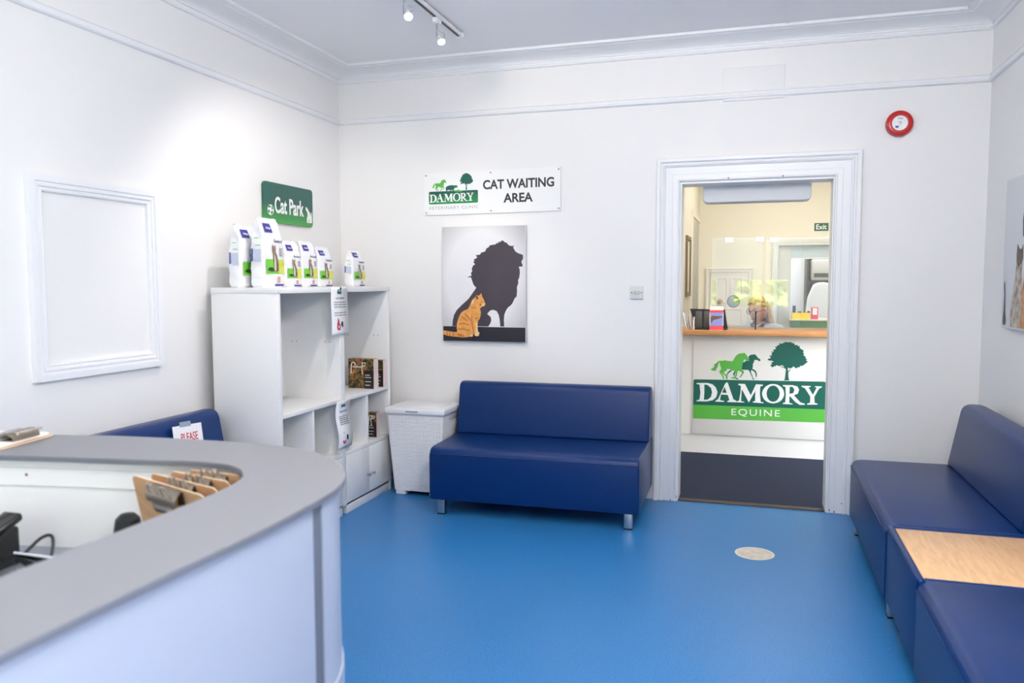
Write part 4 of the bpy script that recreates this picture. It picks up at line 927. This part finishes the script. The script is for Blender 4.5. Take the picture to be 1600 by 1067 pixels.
MB().box(3.348,3.39,8.558,8.561,1.045,1.112).build('box_label', paper, pb2, False)
bs = thing('dark_desk_tidy', (3.2,8.78,1.0), 'dark pots and boxes along the back of the green cabinet', 'desk tidy')
for x, h_, w_ in ((3.165,.13,.03),(3.215,.07,.04),(3.27,.06,.05),(3.31,.075,.025)): MB().box(x,x+w_,8.76,8.8,1.0,1.0+h_,.003).build('pot', mat('navy_pot',(34,42,70),.5), bs)
wc = thing('white_chair', (3.5,9.6,0), 'white high backed chair in the bright office', 'chair')
MB().prism([(3.36,.62),(3.33,.9),(3.36,1.2),(3.42,1.35),(3.5,1.375),(3.62,1.36),(3.68,1.2),(3.7,.9),(3.68,.62)],'xz',9.62,9.70,.025,3).build('backrest', mat('white_cloth',(228,230,238),.8), wc, ang=60)
MB().box(3.34,3.7,9.64,10.1,.44,.52,.02).build('seat', mat('white_cloth',(228,230,238),.8), wc)
for a in range(5):
    t_ = 2*PI*a/5; MB().tube([(3.52,9.88,.1),(3.52+.26*math.cos(t_),9.88+.26*math.sin(t_),.04)], .016, 8).build('foot', chrome, wc)
MB().tube([(3.52,9.88,.05),(3.52,9.88,.45)], .025, 12).build('column', chrome, wc)
MB().tube([(3.52,9.7,.48),(3.52,9.72,.7)], .02, 8).build('back_stem', chrome, wc)
ds = thing('dark_shelving', (3.75,10.5,0), 'dark shelving with grey machines at the back of the bright office', 'shelving')
m = MB(); m.box(3.42,4.5,10.97,11.0,0,1.95); 
for z in (.02,.5,1.0,1.36,1.92): m.box(3.42,4.5,10.5,10.97,z,z+.025)
m.box(3.395,3.42,10.5,11.0,0,1.95); m.box(4.5,4.525,10.5,11.0,0,1.95)
m.build('shelf_frame', mat('dark_slate',(44,50,60),.5), ds, False)
for lab, x0,x1,z0,z1 in (('grey machine on the top tier of the dark office shelving',3.44,3.74,1.385,1.66),('pair of glass jars',0,0,0,0)):
    if x1:
        g = thing('office_machine', ((x0+x1)/2,10.6,z0), lab, 'machine')
        MB().box(x0,x1,10.52,10.9,z0,z1,.03,3).build('machine_body', mat('warm_grey',(176,172,168),.5), g)
        MB().box(x0+.04,x1-.04,10.515,10.523,z0+.05,z0+.1).build('slot', mat('dark_grey',(52,56,60),.5), g, False)
for k, x in enumerate((3.5,3.62)):
    g = MB().lathe([(0,0),(.04,0),(.045,.02),(.045,.15),(.03,.19),(.0,.2)], (x,10.62,1.025), (0,0,1), 20).build('glass_jar', mat('cloudy_glass',(150,166,186),.2))
    tag(g, 'cloudy jar on the shelf below the grey machine', 'jar', 'jars on the dark office shelving')
# ---- woman at the hatch
def person():
    t = thing('person', (2.86,7.28,0), 'woman with glasses and long fair hair seated behind the hatch screen, looking down', 'person')
    ox, oy = 2.87, 7.28
    fdir = Vector((-.62,-.78,0)).normalized(); rdir = Vector((fdir.y,-fdir.x,0))   # her right-hand side
    def L(f, r, z): return Vector((ox,oy,0)) + fdir*f + rdir*r + Vector((0,0,z))
    me = bpy.data.meshes.new('body'); V = []; E_ = []; RAD = []
    def add(p, r, par=None):
        V.append(tuple(p)); RAD.append(r)
        if par is not None: E_.append((par, len(V)-1))
        return len(V)-1
    pel = add(L(0,0,.50),.125); sp = add(L(.01,0,.64),.105,pel); ch = add(L(.03,0,.83),.118,sp); up = add(L(.03,0,.945),.10,ch); nk = add(L(.045,0,.995),.05,up); hd_ = add(L(.07,0,1.04),.05,nk)
    for s in (-1,1):
        hp2 = add(L(.06,s*.09,.48),.088,pel); kn = add(L(.44,s*.11,.49),.062,hp2); an = add(L(.40,s*.11,.10),.036,kn); add(L(.54,s*.12,.045),.03,an)
        sh = add(L(.01,s*.18,.975),.056,up); el = add(L(.10,s*.215,.66),.042,sh); wr = add(L(.31,s*.12,.755),.028,el); pm = add(L(.37,s*.10,.758),.03,wr)
        pe = add(L(.41,s*.095,.757),.028,pm)
        for j in range(4):
            b0 = add(L(.425,s*(.065+.02*j),.758),.0085,pe); b1 = add(L(.455+.004*(1.5-abs(j-1.5)),s*(.062+.021*j),.762),.008,b0); add(L(.48+.006*(1.5-abs(j-1.5)),s*(.06+.021*j),.748),.0065,b1)
        th = add(L(.39,s*.055,.757),.0095,pm); add(L(.42,s*.035,.75),.008,th)
    me.from_pydata(V, E_, [])
    o = bpy.data.objects.new('b', me); COL.objects.link(o)
    o.modifiers.new('s','SKIN'); 
    for i, r in enumerate(RAD): me.skin_vertices[0].data[i].radius = (r, r*.82 if r > .095 else r)
    me.skin_vertices[0].data[pel].use_root = True
    sb = o.modifiers.new('d','SUBSURF'); sb.levels = 2
    dg = bpy.context.evaluated_depsgraph_get(); dg.update(); bm_ = bpy.data.meshes.new_from_object(o.evaluated_get(dg)); bpy.data.objects.remove(o)
    # head: shaped ellipsoid
    hdir = Vector((-.60,-.76,-.2)).normalized(); hs_ = hdir.cross(Vector((0,0,1))).normalized(); hu = hs_.cross(hdir)
    hc_ = L(.085,0,1.135)
    head = MB(); nr, ns = 40, 48; rows = []
    def hp3(th, ph):   # th from bottom, ph around (0 = face)
        z = -math.cos(th); rr = math.sin(th); f = rr*math.cos(ph); s = rr*math.sin(ph)
        sx, sf, sz = .074, .092, .118
        F_, S_, Z_ = f*sf, s*sx, z*sz
        if Z_ < 0: k = 1-.38*(-z)**1.4; S_ *= k; F_ *= (1-.15*(-z)**1.5)
        if f > 0:
            n_ = math.exp(-(s/.17)**2-((z+.12)/.18)**2)*.017 + math.exp(-(s/.24)**2-((z+.26)/.1)**2)*.010   # nose
            m_ = math.exp(-(s/.35)**2-((z+.55)/.09)**2)*.006 - math.exp(-(s/.35)**2-((z+.56)/.025)**2)*.004
            c_ = math.exp(-(s/.35)**2-((z+.85)/.16)**2)*.012
            e2 = -sum(math.exp(-((s-q)/.16)**2-((z-.02)/.1)**2) for q in (-.38,.38))*.008
            br = math.exp(-(s/.6)**2-((z-.18)/.1)**2)*.004
            F_ += n_+m_+c_+e2+br
        return hc_ + hdir*F_ + hs_*S_ + hu*Z_
    for i in range(nr+1):
        th = PI*i/nr
        rows.append([head.bm.verts.new(hp3(th, 2*PI*k/ns)) for k in (range(ns) if 0 < i < nr else (0,))])
    for A, B in zip(rows, rows[1:]):
        for k in range(ns):
            q = list(dict.fromkeys([A[k%len(A)],A[(k+1)%len(A)],B[(k+1)%len(B)],B[k%len(B)]])); 
            if len(q) > 2: head.bm.faces.new(q)
    for s in (-1,1):
        head.ellipsoid(hc_+hs_*s*.074-hdir*.012-hu*.005, (.012,.02,.032), 12, 8, Matrix((hs_,hdir,hu)).transposed())
    hm_ = bpy.data.meshes.new('h'); head.bm.to_mesh(hm_); head.bm.free()
    al_ = bmesh.new(); al_.from_mesh(bm_); al_.from_mesh(hm_)
    joined = bpy.data.meshes.new('body'); al_.to_mesh(joined); al_.free()
    bo = bpy.data.objects.new('tmpb', joined); COL.objects.link(bo)
    rmd = bo.modifiers.new('r','REMESH'); rmd.mode = 'VOXEL'; rmd.voxel_size = .0065; rmd.use_smooth_shade = True
    dg = bpy.context.evaluated_depsgraph_get(); dg.update(); fin = bpy.data.meshes.new_from_object(bo.evaluated_get(dg)); bpy.data.objects.remove(bo)
    fin.materials.clear(); fin.transform(Matrix.Translation(-off(t))); fin.name = 'body'
    link('body', fin, mat('skin',(226,178,152),.5), t, True, 180)
    def HP(f, s, u): return hc_ + hdir*f + hs_*s + hu*u
    rot = Matrix((hs_,hdir,hu)).transposed()
    # eyes, brows, lips
    for s in (-1,1):
        MB().ellipsoid(HP(.078,s*.029,.004),(.011,.009,.007),12,8,rot).build('eye', mat('eye_white',(226,220,214),.2), t)
        MB().ellipsoid(HP(.086,s*.029,.002),(.0055,.003,.006),10,6,rot).build('iris', mat('dark_iris',(52,44,38),.2), t)
        b3 = MB(); b3.tube([HP(.088,s*.012,.026),HP(.087,s*.03,.031),HP(.076,s*.05,.026)],[.002,.003,.0015],6); b3.build('eyebrow', mat('brow_brown',(120,84,56),.8), t)
    lp = MB(); lp.tube([HP(.084,-.022,-.064),HP(.094,0,-.063),HP(.084,.022,-.064)],[.002,.0055,.002],8); lp.build('lips', mat('lip_rose',(190,104,98),.5), t)
    # glasses
    gl = MB(); 
    for s in (-1,1):
        gl.tube([HP(.098-.010*(abs(math.cos(a))*.6 if math.cos(a)*s > 0 else 0),s*.03+.022*math.cos(a),.002+.017*math.sin(a)) for a in [2*PI*i/20 for i in range(21)]], .0022, 6, False)
        gl.tube([HP(.092,s*.052,.006),HP(.04,s*.078,.008),HP(-.01,s*.08,.004)], .002, 6)
    gl.tube([HP(.099,-.009,.005),HP(.102,0,.008),HP(.099,.009,.005)], .002, 6)
    gl.build('glasses', mat('dark_frame',(48,40,40),.3), t)
    # hair: cap plus long locks
    hair = mat('fair_hair',(214,182,132),.45,var=.3,vscale=40,stretch=(1,1,.15))
    hr = MB(); nr, ns = 26, 40; rows = []
    for i in range(nr+1):
        th = PI*i/nr; row = []
        for k in range(ns):
            ph = 2*PI*k/ns; z = -math.cos(th); rr = math.sin(th)
            f, s = rr*math.cos(ph), rr*math.sin(ph)
            hl = .34+.3*(1-abs(s))   # hairline height over the face
            lim = hl if f > .02 else (-.95 if f < -.3 else -.95+(hl+.95)*((f+.3)/.32))
            zz = max(z, lim)
            r2 = math.sqrt(max(0,1-zz*zz)); q = math.hypot(f,s) or 1
            f2, s2 = (f/q*r2, s/q*r2) if rr > .05 else (f,s)
            row.append(hr.bm.verts.new(HP(f2*.103-.004, s2*.087, zz*.131)))
        rows.append(row)
    for A, B in zip(rows, rows[1:]):
        for k in range(ns): hr.bm.faces.new((A[k],A[(k+1)%ns],B[(k+1)%ns],B[k]))
    bmesh.ops.remove_doubles(hr.bm, verts=hr.bm.verts, dist=.0008)
    rnd = random.Random(3)
    for k in range(26):
        a = PI*(.66+.68*k/25); f0, s0 = math.cos(a)*.085, math.sin(a)*.085
        p0 = HP(f0,s0,.03); p1 = HP(f0*1.12,s0*1.15,-.07); 
        p2 = p1 + Vector((rnd.uniform(-.012,.012),rnd.uniform(-.01,.01),-.09)) - fdir*.015
        p3 = p2 + Vector((rnd.uniform(-.015,.015),rnd.uniform(-.01,.01),-.07))
        hr.tube([p0,p1,p2,p3],[.018,.019,.016,.004],8)
    hr.build('hair', hair, t)
    # shirt: torso and sleeves grown the same way as the body, a little larger
    V.clear(); E_.clear(); RAD.clear()
    pel = add(L(0,0,.50),.135); sp = add(L(.01,0,.64),.118,pel); ch = add(L(.03,0,.83),.132,sp); up = add(L(.03,0,.942),.112,ch); add(L(.038,0,.98),.07,up)
    for s in (-1,1):
        sh = add(L(.01,s*.18,.975),.068,up); el = add(L(.10,s*.215,.66),.054,sh); add(L(.27,s*.138,.735),.04,el)
    me = bpy.data.meshes.new('s'); me.from_pydata(V, E_, []); o = bpy.data.objects.new('s', me); COL.objects.link(o)
    o.modifiers.new('s','SKIN')
    for i, r in enumerate(RAD): me.skin_vertices[0].data[i].radius = (r, r*.84 if r > .1 else r)
    me.skin_vertices[0].data[0].use_root = True
    o.modifiers.new('d','SUBSURF').levels = 2
    dg = bpy.context.evaluated_depsgraph_get(); dg.update(); sm = bpy.data.meshes.new_from_object(o.evaluated_get(dg)); bpy.data.objects.remove(o)
    sm.materials.clear(); sm.transform(Matrix.Translation(-off(t)))
    link('shirt', sm, mat('pale_blue_shirt',(206,216,232),.8), t, True, 180)
    co_ = MB()
    for s in (-1,1): co_.tube([L(-.03,s*.05,1.025),L(.03,s*.074,1.02),L(.09,s*.058,1.005),L(.13,s*.012,.965)],[.012,.016,.017,.008],8)
    co_.build('collar', mat('grey_collar',(120,136,152),.8), t)
    tr_ = MB()
    for s in (-1,1): tr_.tube([L(.0,s*.085,.49),L(.2,s*.1,.49),L(.45,s*.11,.49),L(.44,s*.11,.42),L(.41,s*.11,.12)],[.11,.1,.076,.07,.055],14)
    tr_.build('trousers', mat('dark_trousers',(40,44,54),.9), t)
    ch2 = thing('office_chair', (2.87,7.3,0), 'dark swivel chair the woman behind the hatch sits on', 'chair')
    MB().box(2.65,3.09,7.1,7.5,.33,.375,.015).build('seat', black, ch2)
    MB().tube([(2.87,7.3,.05),(2.87,7.3,.34)], .025, 12).build('column', chrome, ch2)
    for a in range(5):
        t_ = 2*PI*a/5; MB().tube([(2.87,7.3,.09),(2.87+.27*math.cos(t_),7.3+.27*math.sin(t_),.03)], .016, 8).build('foot', black, ch2)
person()
# ---- fill lights added on the ceilings of lobby, far room and office, above the view
ceiling_panel(2.9, 5.85, 2.7, 1.4, .5, LOBBY, (1,.96,.92), 'added ceiling fill light over the lobby', 'added fill lights beyond the door')
ceiling_panel(3.2, 7.8, 2.7, 1.4, .9, FARL, (1,.95,.86), 'added ceiling fill light over the far room', 'added fill lights beyond the door')
ceiling_panel(3.5, 10.0, 2.7, 1.4, 1.0, OFFL, (.95,.98,1), 'added ceiling fill light over the bright office', 'added fill lights beyond the door')
